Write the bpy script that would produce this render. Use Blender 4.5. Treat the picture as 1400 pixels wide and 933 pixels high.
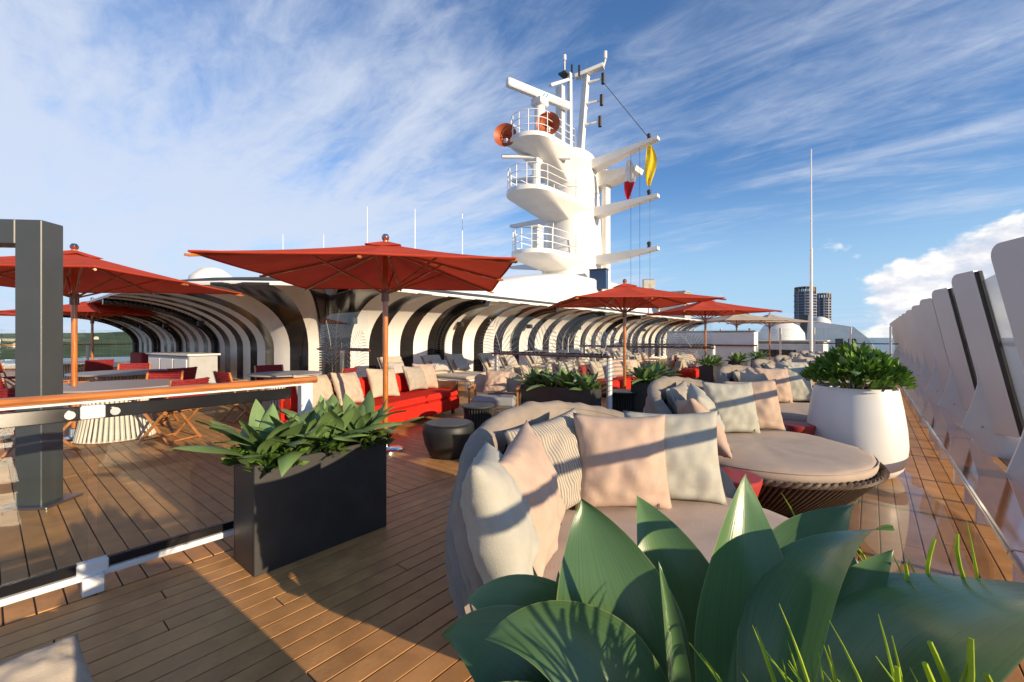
import bpy, bmesh, math, random
from mathutils import Vector, Matrix, noise
R = math.radians
PI = math.pi
scene = bpy.context.scene
for o in list(bpy.data.objects):
    bpy.data.objects.remove(o)
C = scene.collection

# ---------------------------------------------------------------- camera
YAW = R(39.5)
cd = bpy.data.cameras.new('camera')
cd.sensor_width = 36.0
cd.lens = 15.3
cd.shift_y = -5.0 / 1400.0
cd.clip_start = 0.02
cd.clip_end = 90000
cam = bpy.data.objects.new('camera', cd)
C.objects.link(cam)
cam.location = (0, 0, 1.4)
cam.rotation_euler = (R(90), 0, YAW)
scene.camera = cam

# ---------------------------------------------------------------- sun, sky, exposure
SUN_EL, SUN_AZ = R(14.0), R(0.0)        # azimuth measured from +X towards +Y
sd = Vector((math.cos(SUN_EL) * math.cos(SUN_AZ), math.cos(SUN_EL) * math.sin(SUN_AZ), math.sin(SUN_EL)))
sl = bpy.data.lights.new('sun', 'SUN')
sl.energy = 4.6
sl.angle = R(0.5)
sl.color = (1.0, 0.80, 0.54)
so = bpy.data.objects.new('sun', sl)
C.objects.link(so)
so.rotation_euler = sd.to_track_quat('Z', 'Y').to_euler()
so.location = (20, 0, 12)

world = bpy.data.worlds.new('World')
scene.world = world
world.use_nodes = True


def build_world():
    nt = world.node_tree
    nt.nodes.clear()
    N, L = nt.nodes.new, nt.links.new
    out = N('ShaderNodeOutputWorld')
    bg = N('ShaderNodeBackground')
    bg.inputs['Strength'].default_value = 0.12
    L(bg.outputs[0], out.inputs[0])
    sky = N('ShaderNodeTexSky')
    sky.sky_type = 'NISHITA'
    sky.sun_disc = False
    sky.sun_elevation = SUN_EL
    sky.sun_rotation = PI / 2 - SUN_AZ
    sky.air_density = 1.0
    sky.dust_density = 0.3
    sky.ozone_density = 3.0
    tc = N('ShaderNodeTexCoord')
    sep = N('ShaderNodeSeparateXYZ')
    L(tc.outputs['Generated'], sep.inputs[0])

    def math_(op, a, b=None, c=None, clamp=False):
        n = N('ShaderNodeMath')
        n.operation = op
        n.use_clamp = clamp
        for i, q in enumerate((a, b, c)):
            if q is None:
                continue
            if isinstance(q, (int, float)):
                n.inputs[i].default_value = q
            else:
                L(q, n.inputs[i])
        return n.outputs[0]

    def smooth(v, lo, hi):
        n = N('ShaderNodeMapRange')
        n.interpolation_type = 'SMOOTHSTEP'
        n.inputs['From Min'].default_value = lo
        n.inputs['From Max'].default_value = hi
        L(v, n.inputs['Value'])
        return n.outputs[0]

    def noise_(vec, scale, detail, rough, dist=0.0):
        n = N('ShaderNodeTexNoise')
        n.inputs['Scale'].default_value = scale
        n.inputs['Detail'].default_value = detail
        n.inputs['Roughness'].default_value = rough
        n.inputs['Distortion'].default_value = dist
        L(vec, n.inputs['Vector'])
        return n.outputs['Fac']

    def mapping(vec, loc=(0, 0, 0), rot=(0, 0, 0), scl=(1, 1, 1)):
        n = N('ShaderNodeMapping')
        n.inputs['Location'].default_value = loc
        n.inputs['Rotation'].default_value = rot
        n.inputs['Scale'].default_value = scl
        L(vec, n.inputs['Vector'])
        return n.outputs[0]

    zc = math_('ADD', math_('MAXIMUM', sep.outputs[2], 0.0), 0.10)
    px = math_('DIVIDE', sep.outputs[0], zc)
    py = math_('DIVIDE', sep.outputs[1], zc)
    com = N('ShaderNodeCombineXYZ')
    L(px, com.inputs[0])
    L(py, com.inputs[1])
    P = com.outputs[0]
    # high thin cirrus sheet: broad coverage x streaky fibres
    big = noise_(mapping(P, (3.1, 1.7, 0), (0, 0, R(20)), (0.30, 0.42, 1)), 1.0, 4, 0.55, 0.3)
    fib = noise_(mapping(P, (0.3, 5.2, 0), (0, 0, R(62)), (0.45, 1.7, 1)), 1.6, 9, 0.62, 0.7)
    fine = noise_(mapping(P, (8.3, 2.2, 0), (0, 0, R(70)), (2.0, 4.2, 1)), 2.2, 8, 0.65, 0.9)
    # the sheet thins out towards the stern (+Y)
    drift = math_('MULTIPLY', smooth(math_('SUBTRACT', py, math_('MULTIPLY', px, 0.55)), 0.0, 9.0), 0.0)
    west = math_('MULTIPLY', smooth(math_('MULTIPLY', sep.outputs[0], -1.0), 0.30, 0.75), 0.20)
    cov = math_('ADD', math_('ADD', math_('MULTIPLY', big, 0.9), math_('MULTIPLY', fib, 0.6)), math_('ADD', math_('MULTIPLY', fine, 0.22), west))
    cir = math_('SUBTRACT', cov, drift)
    m1 = math_('MULTIPLY', smooth(cir, 0.80, 1.16), 0.86)
    # cumulus bank low over the sea towards starboard quarter
    q = mapping(tc.outputs['Generated'], (0.0, 0.0, 0.0), (0, 0, 0), (1, 1, 1.5))
    n2 = noise_(q, 7.0, 9, 0.56, 0.15)
    n2b = noise_(mapping(q, (0.012, 0.004, 0.022)), 7.0, 9, 0.56, 0.15)
    right = smooth(sep.outputs[0], -0.12, 0.10)
    elev = smooth(sep.outputs[2], 0.23, 0.06)
    env = math_('MULTIPLY', right, elev)
    den = math_('ADD', n2, math_('MULTIPLY', env, 0.42))
    m2 = math_('MULTIPLY', smooth(den, 0.66, 0.76), smooth(sep.outputs[2], 0.24, 0.19))
    low = math_('MULTIPLY', smooth(sep.outputs[2], 0.34, 0.0), 0.92)     # pale air over the horizon
    lit = smooth(math_('SUBTRACT', n2, n2b), -0.10, 0.10)
    c1 = N('ShaderNodeMixRGB')
    c1.inputs[1].default_value = (3.9, 4.2, 4.9, 1)
    c1.inputs[2].default_value = (6.8, 6.5, 6.2, 1)
    L(lit, c1.inputs[0])
    mix1 = N('ShaderNodeMixRGB')
    L(m1, mix1.inputs[0])
    skyg = N('ShaderNodeMixRGB')
    skyg.blend_type = 'MULTIPLY'
    skyg.inputs[0].default_value = 1.0
    skyg.inputs[2].default_value = (0.74, 0.93, 1.15, 1)
    L(sky.outputs[0], skyg.inputs[1])
    hz = N('ShaderNodeMixRGB')
    L(low, hz.inputs[0])
    L(skyg.outputs[0], hz.inputs[1])
    hz.inputs[2].default_value = (2.6, 3.9, 5.3, 1)
    L(hz.outputs[0], mix1.inputs[1])
    mix1.inputs[2].default_value = (4.0, 4.4, 5.2, 1)
    mix2 = N('ShaderNodeMixRGB')
    L(m2, mix2.inputs[0])
    L(mix1.outputs[0], mix2.inputs[1])
    L(c1.outputs[0], mix2.inputs[2])
    L(mix2.outputs[0], bg.inputs['Color'])


build_world()
scene.view_settings.view_transform = 'Standard'
scene.view_settings.look = 'None'
scene.view_settings.exposure = 0.55
scene.view_settings.gamma = 1.0
scene.view_settings.use_curve_mapping = False
scene.render.engine = 'CYCLES'
scene.cycles.use_denoising = True
scene.cycles.max_bounces = 8
scene.cycles.transparent_max_bounces = 48
scene.cycles.sample_clamp_indirect = 6.0
scene.cycles.caustics_reflective = False
scene.cycles.caustics_refractive = False

rnd = random.Random(7)

# ---------------------------------------------------------------- materials
MATS = {}


def mat(name, col, rough=0.5, metal=0.0, var=0.12, vscale=6.0, bump=0.0, bscale=60.0, coat=0.0, spec=0.5,
        stretch=None, rvar=0.0, col2=None, sheen=0.0, obj_rand=0.0, island=0.0, trans=0.0):
    m = bpy.data.materials.new(name)
    m.use_nodes = True
    nt = m.node_tree
    N, L = nt.nodes.new, nt.links.new
    b = nt.nodes['Principled BSDF']
    b.inputs['Roughness'].default_value = rough
    b.inputs['Metallic'].default_value = metal
    b.inputs['Specular IOR Level'].default_value = spec
    b.inputs['Coat Weight'].default_value = coat
    b.inputs['Coat Roughness'].default_value = 0.06
    b.inputs['Sheen Weight'].default_value = sheen
    tc = N('ShaderNodeTexCoord')
    vec = tc.outputs['Object']
    if stretch:
        mp = N('ShaderNodeMapping')
        mp.inputs['Scale'].default_value = stretch
        L(vec, mp.inputs[0])
        vec = mp.outputs[0]
    n = N('ShaderNodeTexNoise')
    n.inputs['Scale'].default_value = vscale
    n.inputs['Detail'].default_value = 6
    n.inputs['Roughness'].default_value = 0.6
    L(vec, n.inputs['Vector'])
    mx = N('ShaderNodeMixRGB')
    c2 = col2 or tuple(max(0, c * (1 - 2.2 * var)) for c in col)
    mx.inputs[1].default_value = (*c2, 1)
    mx.inputs[2].default_value = (*[min(1, c * (1 + var * (0.0 if col2 else 0.8))) for c in col], 1)
    rmp = N('ShaderNodeMapRange')
    rmp.inputs['From Min'].default_value = 0.28
    rmp.inputs['From Max'].default_value = 0.68
    L(n.outputs['Fac'], rmp.inputs['Value'])
    L(rmp.outputs[0], mx.inputs[0])
    colout = mx.outputs[0]
    if obj_rand or island:
        hs = N('ShaderNodeHueSaturation')
        if obj_rand:
            oi = N('ShaderNodeObjectInfo')
            rv = oi.outputs['Random']
            k = obj_rand
        else:
            ge = N('ShaderNodeNewGeometry')
            rv = ge.outputs['Random Per Island']
            k = island
        mr = N('ShaderNodeMapRange')
        mr.inputs['To Min'].default_value = 1 - k
        mr.inputs['To Max'].default_value = 1 + k
        L(rv, mr.inputs['Value'])
        L(mr.outputs[0], hs.inputs['Value'])
        L(colout, hs.inputs['Color'])
        colout = hs.outputs[0]
    L(colout, b.inputs['Base Color'])
    if rvar:
        mr = N('ShaderNodeMapRange')
        mr.inputs['To Min'].default_value = max(0.02, rough - rvar)
        mr.inputs['To Max'].default_value = min(1, rough + rvar)
        L(n.outputs['Fac'], mr.inputs['Value'])
        L(mr.outputs[0], b.inputs['Roughness'])
    if bump:
        n2 = N('ShaderNodeTexNoise')
        n2.inputs['Scale'].default_value = bscale
        n2.inputs['Detail'].default_value = 5
        L(vec, n2.inputs['Vector'])
        bp = N('ShaderNodeBump')
        bp.inputs['Strength'].default_value = bump
        bp.inputs['Distance'].default_value = 0.01
        L(n2.outputs['Fac'], bp.inputs['Height'])
        L(bp.outputs[0], b.inputs['Normal'])
    if trans:
        tr = N('ShaderNodeBsdfTranslucent')
        L(colout, tr.inputs['Color'])
        ms = N('ShaderNodeMixShader')
        ms.inputs[0].default_value = trans
        L(b.outputs[0], ms.inputs[1])
        L(tr.outputs[0], ms.inputs[2])
        L(ms.outputs[0], nt.nodes['Material Output'].inputs[0])
    MATS[name] = m
    return m


def glass_mat(name, tint, rough=0.0, ior=1.45):
    m = bpy.data.materials.new(name)
    m.use_nodes = True
    nt = m.node_tree
    N, L = nt.nodes.new, nt.links.new
    nt.nodes.remove(nt.nodes['Principled BSDF'])
    t = N('ShaderNodeBsdfTransparent')
    t.inputs[0].default_value = (*tint, 1)
    g = N('ShaderNodeBsdfGlossy')
    g.inputs['Roughness'].default_value = rough
    f = N('ShaderNodeLayerWeight')
    f.inputs['Blend'].default_value = 0.5
    pw = N('ShaderNodeMath')
    pw.operation = 'POWER'
    L(f.outputs['Facing'], pw.inputs[0])
    pw.inputs[1].default_value = 5.0
    f0 = ((ior - 1) / (ior + 1)) ** 2
    ma = N('ShaderNodeMath')
    ma.operation = 'MULTIPLY_ADD'
    L(pw.outputs[0], ma.inputs[0])
    ma.inputs[1].default_value = 1 - f0
    ma.inputs[2].default_value = f0
    s = N('ShaderNodeMixShader')
    L(ma.outputs[0], s.inputs[0])
    L(t.outputs[0], s.inputs[1])
    L(g.outputs[0], s.inputs[2])
    L(s.outputs[0], nt.nodes['Material Output'].inputs[0])
    MATS[name] = m
    return m


def stripe_fabric(name, ca, cb, freq):
    m = mat(name, ca, 0.95, var=0.06, vscale=9, bump=0.25, bscale=220, spec=0.15, sheen=0.06)
    nt = m.node_tree
    N, L = nt.nodes.new, nt.links.new
    b = nt.nodes['Principled BSDF']
    src = b.inputs['Base Color'].links[0].from_socket
    tc = N('ShaderNodeTexCoord')
    w = N('ShaderNodeTexWave')
    w.bands_direction = 'X'
    w.inputs['Scale'].default_value = freq
    w.inputs['Distortion'].default_value = 0.0
    L(tc.outputs['Object'], w.inputs['Vector'])
    r = N('ShaderNodeMapRange')
    r.inputs['From Min'].default_value = 0.42
    r.inputs['From Max'].default_value = 0.58
    L(w.outputs['Fac'], r.inputs['Value'])
    x = N('ShaderNodeMixRGB')
    L(r.outputs[0], x.inputs[0])
    L(src, x.inputs[1])
    x.inputs[2].default_value = (*cb, 1)
    L(x.outputs[0], b.inputs['Base Color'])
    return m


def leaf_mat(name, col, col2, rough, trans=0.18, bump=0.22):
    m = bpy.data.materials.new(name)
    m.use_nodes = True
    nt = m.node_tree
    N, L = nt.nodes.new, nt.links.new
    b = nt.nodes['Principled BSDF']
    b.inputs['Roughness'].default_value = rough
    b.inputs['Specular IOR Level'].default_value = 0.5
    uv = N('ShaderNodeUVMap')
    mp = N('ShaderNodeMapping')
    mp.inputs['Scale'].default_value = (14, 0.7, 1)
    L(uv.outputs[0], mp.inputs[0])
    n = N('ShaderNodeTexNoise')
    n.inputs['Scale'].default_value = 1.6
    n.inputs['Detail'].default_value = 5
    L(mp.outputs[0], n.inputs['Vector'])
    n3 = N('ShaderNodeTexNoise')
    n3.inputs['Scale'].default_value = 7
    tc = N('ShaderNodeTexCoord')
    L(tc.outputs['Object'], n3.inputs['Vector'])
    ad = N('ShaderNodeMath')
    ad.operation = 'ADD'
    L(n.outputs['Fac'], ad.inputs[0])
    L(n3.outputs['Fac'], ad.inputs[1])
    r = N('ShaderNodeMapRange')
    r.inputs['From Min'].default_value = 0.75
    r.inputs['From Max'].default_value = 1.25
    L(ad.outputs[0], r.inputs['Value'])
    x = N('ShaderNodeMixRGB')
    x.inputs[1].default_value = (*col, 1)
    x.inputs[2].default_value = (*col2, 1)
    L(r.outputs[0], x.inputs[0])
    # pale thin margin and midrib
    sp = N('ShaderNodeSeparateXYZ')
    L(uv.outputs[0], sp.inputs[0])
    ab = N('ShaderNodeMath')
    ab.operation = 'ABSOLUTE'
    L(sp.outputs[0], ab.inputs[0])
    e = N('ShaderNodeMapRange')
    e.inputs['From Min'].default_value = 0.965
    e.inputs['From Max'].default_value = 0.99
    L(ab.outputs[0], e.inputs['Value'])
    em = N('ShaderNodeMath')
    em.operation = 'MULTIPLY'
    em.inputs[1].default_value = 0.6
    L(e.outputs[0], em.inputs[0])
    x2 = N('ShaderNodeMixRGB')
    L(em.outputs[0], x2.inputs[0])
    L(x.outputs[0], x2.inputs[1])
    x2.inputs[2].default_value = (0.28, 0.32, 0.12, 1)
    oi = N('ShaderNodeObjectInfo')
    mr = N('ShaderNodeMapRange')
    mr.inputs['To Min'].default_value = 0.78
    mr.inputs['To Max'].default_value = 1.25
    L(oi.outputs['Random'], mr.inputs['Value'])
    hs = N('ShaderNodeHueSaturation')
    L(mr.outputs[0], hs.inputs['Value'])
    L(x2.outputs[0], hs.inputs['Color'])
    L(hs.outputs[0], b.inputs['Base Color'])
    bp = N('ShaderNodeBump')
    bp.inputs['Strength'].default_value = bump
    bp.inputs['Distance'].default_value = 0.004
    L(n.outputs['Fac'], bp.inputs['Height'])
    L(bp.outputs[0], b.inputs['Normal'])
    tr = N('ShaderNodeBsdfTranslucent')
    L(hs.outputs[0], tr.inputs['Color'])
    ms = N('ShaderNodeMixShader')
    ms.inputs[0].default_value = trans
    L(b.outputs[0], ms.inputs[1])
    L(tr.outputs[0], ms.inputs[2])
    L(ms.outputs[0], nt.nodes['Material Output'].inputs[0])
    MATS[name] = m
    return m


mat('plank', (0.57, 0.285, 0.100), 0.48, var=0.16, vscale=3.0, stretch=(1.5, 1.5, 1.5), bump=0.12, bscale=40, obj_rand=0.10, rvar=0.12)
mat('plank_far', (0.57, 0.285, 0.100), 0.48, var=0.16, vscale=3.0, bump=0.12, bscale=40, island=0.10, rvar=0.12)
mat('caulk', (0.035, 0.024, 0.018), 0.7, var=0.2)
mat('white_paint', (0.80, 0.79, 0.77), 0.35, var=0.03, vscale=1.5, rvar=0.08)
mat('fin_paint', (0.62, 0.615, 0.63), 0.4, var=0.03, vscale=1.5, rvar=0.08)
mat('white_metal', (0.80, 0.80, 0.79), 0.30, var=0.03, vscale=3)
mat('ship_white', (0.80, 0.78, 0.74), 0.45, var=0.05, vscale=0.8, bump=0.03, bscale=3)
mat('varnish', (0.50, 0.17, 0.035), 0.22, var=0.22, vscale=8, stretch=(6, 6, 0.6), coat=0.8)
mat('varnish_rail', (0.50, 0.17, 0.035), 0.22, var=0.22, vscale=8, stretch=(6, 0.5, 6), coat=0.8)
mat('varnish_gloss', (0.34, 0.12, 0.045), 0.06, var=0.2, vscale=6, stretch=(6, 0.4, 6), coat=1.0)
MATS['varnish_gloss'].node_tree.nodes['Principled BSDF'].inputs['Coat IOR'].default_value = 1.65
mat('dark_rail_wood', (0.16, 0.06, 0.03), 0.3, var=0.2, vscale=6, coat=0.4)
mat('red_canvas', (0.68, 0.085, 0.042), 0.9, var=0.07, vscale=3, bump=0.12, bscale=14, trans=0.28, spec=0.2)
mat('beige_canvas', (0.62, 0.52, 0.40), 0.9, var=0.06, vscale=3, trans=0.25, spec=0.2)
mat('chrome', (0.75, 0.75, 0.76), 0.12, metal=1.0, var=0.04)
mat('steel', (0.45, 0.45, 0.46), 0.3, metal=1.0, var=0.05)
mat('black_planter', (0.042, 0.041, 0.040), 0.45, var=0.15, vscale=5, bump=0.03, bscale=150)
mat('black_matte', (0.018, 0.018, 0.019), 0.5, var=0.15, vscale=6)
mat('dark_grey', (0.055, 0.062, 0.068), 0.42, var=0.08, vscale=2, bump=0.02, bscale=200)
mat('black_gloss', (0.012, 0.012, 0.014), 0.18, var=0.1)
mat('zebra_white', (0.76, 0.74, 0.70), 0.45, var=0.05, vscale=1.2)
mat('zebra_black', (0.016, 0.015, 0.016), 0.16, var=0.1, vscale=1.2)
mat('soil', (0.03, 0.022, 0.015), 0.95, var=0.3, vscale=40, bump=0.6, bscale=60)
mat('wicker', (0.105, 0.066, 0.042), 0.62, var=0.25, vscale=40, bump=0.3, bscale=120)
mat('wicker_dark', (0.025, 0.017, 0.012), 0.8, var=0.2)
mat('hood', (0.30, 0.25, 0.205), 0.95, var=0.08, vscale=7, bump=0.2, bscale=180, spec=0.15, sheen=0.06)
mat('pad', (0.47, 0.365, 0.295), 0.97, var=0.05, vscale=5, bump=0.2, bscale=160, spec=0.15, sheen=0.06)
mat('cushion_grey', (0.43, 0.415, 0.355), 0.97, var=0.06, vscale=8, bump=0.22, bscale=200, spec=0.15, sheen=0.06)
mat('cushion_pink', (0.50, 0.365, 0.285), 0.97, var=0.06, vscale=8, bump=0.22, bscale=200, spec=0.15, sheen=0.06)
mat('cushion_beige', (0.50, 0.42, 0.325), 0.97, var=0.06, vscale=8, bump=0.22, bscale=200, spec=0.15, sheen=0.06)
stripe_fabric('cushion_stripe', (0.50, 0.44, 0.36), (0.27, 0.235, 0.19), 19.0)
stripe_fabric('pillow_stripe', (0.60, 0.55, 0.48), (0.30, 0.26, 0.23), 9.0)
mat('tag', (0.10, 0.08, 0.07), 0.7)
mat('red_table', (0.42, 0.035, 0.03), 0.5, var=0.08, vscale=4)
mat('red_sofa', (0.56, 0.028, 0.016), 0.95, var=0.08, vscale=8, bump=0.2, bscale=160, spec=0.1)
mat('red_weave', (0.30, 0.018, 0.022), 0.75, var=0.35, vscale=45, bump=0.7, bscale=90)
mat('chair_wood', (0.50, 0.20, 0.06), 0.35, var=0.2, vscale=10, coat=0.3)
mat('table_grey', (0.36, 0.34, 0.32), 0.45, var=0.06, vscale=3)
mat('slat_cream', (0.66, 0.61, 0.53), 0.6, var=0.08)
mat('grey_fabric', (0.30, 0.30, 0.31), 0.97, var=0.07, vscale=8, bump=0.2, bscale=160)
mat('flag_yellow', (0.80, 0.58, 0.02), 0.8, var=0.05, trans=0.3)
mat('flag_white', (0.8, 0.78, 0.76), 0.8, var=0.03, trans=0.3)
mat('flag_red', (0.60, 0.02, 0.03), 0.8, var=0.05, trans=0.3)
mat('horn_orange', (0.38, 0.085, 0.03), 0.5, var=0.12, vscale=3)
mat('logo_blue', (0.03, 0.25, 0.42), 0.5)
mat('print_grey', (0.35, 0.37, 0.40), 0.5)
mat('tower_slab', (0.34, 0.33, 0.33), 0.7, var=0.1, vscale=0.2)
mat('tower_glass', (0.02, 0.045, 0.12), 0.12, var=0.2, vscale=0.3)
mat('crown_tan', (0.35, 0.27, 0.20), 0.7)
mat('sea', (0.02, 0.07, 0.13), 0.25, var=0.15, vscale=0.002, bump=0.5, bscale=0.08)
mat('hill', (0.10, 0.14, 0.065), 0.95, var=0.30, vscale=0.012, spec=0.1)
mat('house', (0.55, 0.50, 0.44), 0.8)
mat('bush', (0.13, 0.26, 0.03), 0.5, var=0.3, vscale=12, island=0.35, trans=0.2)
mat('cover', (0.10, 0.19, 0.03), 0.45, var=0.3, vscale=20, island=0.35, trans=0.15)
mat('cover_red', (0.25, 0.05, 0.03), 0.5, var=0.2)
mat('grass', (0.46, 0.62, 0.03), 0.5, var=0.2, vscale=20, trans=0.35)
mat('cabinet_grey', (0.40, 0.41, 0.42), 0.5, var=0.05)
mat('lamp_glass', (0.7, 0.68, 0.6), 0.2)
leaf_mat('agave', (0.120, 0.205, 0.070), (0.190, 0.290, 0.100), 0.38, 0.16)
leaf_mat('agave_big', (0.070, 0.150, 0.055), (0.100, 0.190, 0.068), 0.27, 0.12, 0.10)
glass_mat('glass', (0.975, 0.985, 0.98))
glass_mat('glass_green', (0.955, 0.98, 0.97))
glass_mat('water_film', (0.95, 0.93, 0.91), 0.012, 1.25)
def etched():
    m = mat('etch', (0.66, 0.66, 0.64), 0.7, var=0.05)
    nt = m.node_tree
    t = nt.nodes.new('ShaderNodeBsdfTransparent')
    x = nt.nodes.new('ShaderNodeMixShader')
    x.inputs[0].default_value = 0.45
    nt.links.new(nt.nodes['Principled BSDF'].outputs[0], x.inputs[1])
    nt.links.new(t.outputs[0], x.inputs[2])
    nt.links.new(x.outputs[0], nt.nodes['Material Output'].inputs[0])
    return m
etched()


# ---------------------------------------------------------------- mesh builder
class MB:
    def __init__(s):
        s.v, s.f, s.uv = [], [], []

    def add(s, vs, fs, uv=None):
        k = len(s.v)
        s.v += [tuple(p) for p in vs]
        s.f += [tuple(i + k for i in f) for f in fs]
        if uv:
            s.uv += uv
        return s

    def box(s, c, size, rz=0.0, bev=0.0, mtx=None):
        hx, hy, hz = size[0] / 2, size[1] / 2, size[2] / 2
        M = Matrix.Translation(c) @ Matrix.Rotation(rz, 4, 'Z')
        if mtx is not None:
            M = M @ mtx
        b = min(bev, hx * .9, hy * .9, hz * .9)
        if b <= 0:
            vs = [(x * hx, y * hy, z * hz) for x in (-1, 1) for y in (-1, 1) for z in (-1, 1)]
            fs = [(0, 1, 3, 2), (4, 6, 7, 5), (0, 4, 5, 1), (2, 3, 7, 6), (0, 2, 6, 4), (1, 5, 7, 3)]
        else:
            vs, idx = [], {}
            for x in (-1, 1):
                for y in (-1, 1):
                    for z in (-1, 1):
                        for a in range(3):
                            p = [x * (hx - b), y * (hy - b), z * (hz - b)]
                            p[a] = (x * hx, y * hy, z * hz)[a]
                            idx[(x, y, z, a)] = len(vs)
                            vs.append(tuple(p))
            fs = []
            for a in range(3):
                o1, o2 = (a + 1) % 3, (a + 2) % 3
                for sg in (-1, 1):
                    q = []
                    for (p1, p2) in ((-1, -1), (1, -1), (1, 1), (-1, 1)):
                        k = [0, 0, 0]
                        k[a], k[o1], k[o2] = sg, p1, p2
                        q.append(idx[(*k, a)])
                    fs.append(tuple(q) if sg > 0 else tuple(reversed(q)))
            for a in range(3):
                o1, o2 = (a + 1) % 3, (a + 2) % 3
                for s1 in (-1, 1):
                    for s2 in (-1, 1):
                        k0, k1 = [0, 0, 0], [0, 0, 0]
                        k0[a], k1[a] = -1, 1
                        for k in (k0, k1):
                            k[o1], k[o2] = s1, s2
                        q = [idx[(*k0, o1)], idx[(*k1, o1)], idx[(*k1, o2)], idx[(*k0, o2)]]
                        fs.append(tuple(q) if s1 * s2 < 0 else tuple(reversed(q)))
            for x in (-1, 1):
                for y in (-1, 1):
                    for z in (-1, 1):
                        t = (idx[(x, y, z, 0)], idx[(x, y, z, 1)], idx[(x, y, z, 2)])
                        fs.append(t if x * y * z > 0 else tuple(reversed(t)))
        s.add([M @ Vector(p) for p in vs], fs)
        return s

    def tube(s, pts, r, n=8, cap=True, closed=False):
        pts = [Vector(p) for p in pts]
        m = len(pts)
        rr = r if isinstance(r, (list, tuple)) else [r] * m
        vs, fs = [], []
        up = None
        for i in range(m):
            if closed:
                t = (pts[(i + 1) % m] - pts[i - 1]).normalized()
            else:
                t = (pts[min(i + 1, m - 1)] - pts[max(i - 1, 0)]).normalized()
            if up is None:
                up = Vector((0, 0, 1)) if abs(t.z) < .95 else Vector((1, 0, 0))
            a = t.cross(up)
            if a.length < 1e-6:
                a = t.orthogonal()
            a.normalize()
            b = a.cross(t).normalized()
            up = b
            for k in range(n):
                w = 2 * PI * k / n
                vs.append(pts[i] + (a * math.cos(w) + b * math.sin(w)) * rr[i])
        for i in range(m if closed else m - 1):
            j = (i + 1) % m
            for k in range(n):
                fs.append((i * n + k, i * n + (k + 1) % n, j * n + (k + 1) % n, j * n + k))
        if cap and not closed:
            fs.append(tuple(range(n - 1, -1, -1)))
            fs.append(tuple((m - 1) * n + k for k in range(n)))
        return s.add(vs, fs)

    def lathe(s, prof, n=32, c=(0, 0, 0), cap=True):
        vs, fs = [], []
        for (r, z) in prof:
            for k in range(n):
                w = 2 * PI * k / n
                vs.append((c[0] + r * math.cos(w), c[1] + r * math.sin(w), c[2] + z))
        m = len(prof)
        for i in range(m - 1):
            for k in range(n):
                fs.append((i * n + k, i * n + (k + 1) % n, (i + 1) * n + (k + 1) % n, (i + 1) * n + k))
        if cap:
            fs.append(tuple(range(n - 1, -1, -1)))
            fs.append(tuple((m - 1) * n + k for k in range(n)))
        return s.add(vs, fs)

    def grid(s, fn, nu, nv, uv=False):
        vs = [fn(i / nu, j / nv) for i in range(nu + 1) for j in range(nv + 1)]
        fs = [(i * (nv + 1) + j, (i + 1) * (nv + 1) + j, (i + 1) * (nv + 1) + j + 1, i * (nv + 1) + j + 1)
              for i in range(nu) for j in range(nv)]
        us = [(2 * j / nv - 1, i / nu) for i in range(nu + 1) for j in range(nv + 1)] if uv else None
        return s.add(vs, fs, us)

    def prism(s, poly, a, b, mp):
        """polygon (2-D) extruded between offsets a and b; mp(p, q, o) -> 3-D"""
        n = len(poly)
        vs = [mp(p, q, a) for p, q in poly] + [mp(p, q, b) for p, q in poly]
        fs = [tuple(range(n - 1, -1, -1)), tuple(range(n, 2 * n))]
        fs += [(i, (i + 1) % n, n + (i + 1) % n, n + i) for i in range(n)]
        return s.add(vs, fs)

    def mesh(s, name, m, smooth=35):
        me = bpy.data.meshes.new(name)
        me.from_pydata(s.v, [], s.f)
        if s.uv and len(s.uv) == len(s.v):
            u = me.uv_layers.new(name='UVMap')
            for lp in me.loops:
                u.data[lp.index].uv = s.uv[lp.vertex_index]
        bm = bmesh.new()
        bm.from_mesh(me)
        if not s.uv:
            bmesh.ops.recalc_face_normals(bm, faces=bm.faces)
        bm.to_mesh(me)
        bm.free()
        if smooth:
            for p in me.polygons:
                p.use_smooth = True
            me.set_sharp_from_angle(angle=R(smooth))
        me.materials.append(MATS[m])
        return me

    def build(s, name, m, parent=None, smooth=35):
        o = bpy.data.objects.new(name, s.mesh(name, m, smooth))
        C.objects.link(o)
        if parent is not None:
            o.parent = parent
        return o


def obj_from(name, me, parent=None, loc=None, rot=None, scl=None):
    o = bpy.data.objects.new(name, me)
    C.objects.link(o)
    if parent is not None:
        o.parent = parent
    if loc is not None:
        o.location = loc
    if rot is not None:
        o.rotation_euler = rot
    if scl is not None:
        o.scale = scl
    return o


def tag(o, label, cat, group=None, kind=None):
    o['label'] = label
    o['category'] = cat
    if group:
        o['group'] = group
    if kind:
        o['kind'] = kind
    return o


def thing(name, label, cat, loc=(0, 0, 0), rz=0.0, group=None):
    o = bpy.data.objects.new(name, None)
    o.empty_display_size = 0.1
    C.objects.link(o)
    o.location = loc
    o.rotation_euler = (0, 0, rz)
    return tag(o, label, cat, group)


def struct(o, label=None, cat=None):
    o['kind'] = 'structure'
    if label:
        o['label'] = label
        o['category'] = cat
    return o


CHILD = {}


def dup(root, loc, rz, label=None, group=None):
    def kids(o):
        return [x for x in bpy.data.objects if x.parent == o]
    r = root.copy()
    C.objects.link(r)
    r.location = loc
    r.rotation_euler = (0, 0, rz)
    if label:
        r['label'] = label
    if group:
        r['group'] = group
    if root.name not in CHILD:
        CHILD[root.name] = [(c, kids(c)) for c in kids(root)]
    for ch, gr in CHILD[root.name]:
        c = ch.copy()
        C.objects.link(c)
        c.parent = r
        for g in gr:
            d = g.copy()
            C.objects.link(d)
            d.parent = c
    return r


def V(*a):
    return Vector(a)


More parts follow.
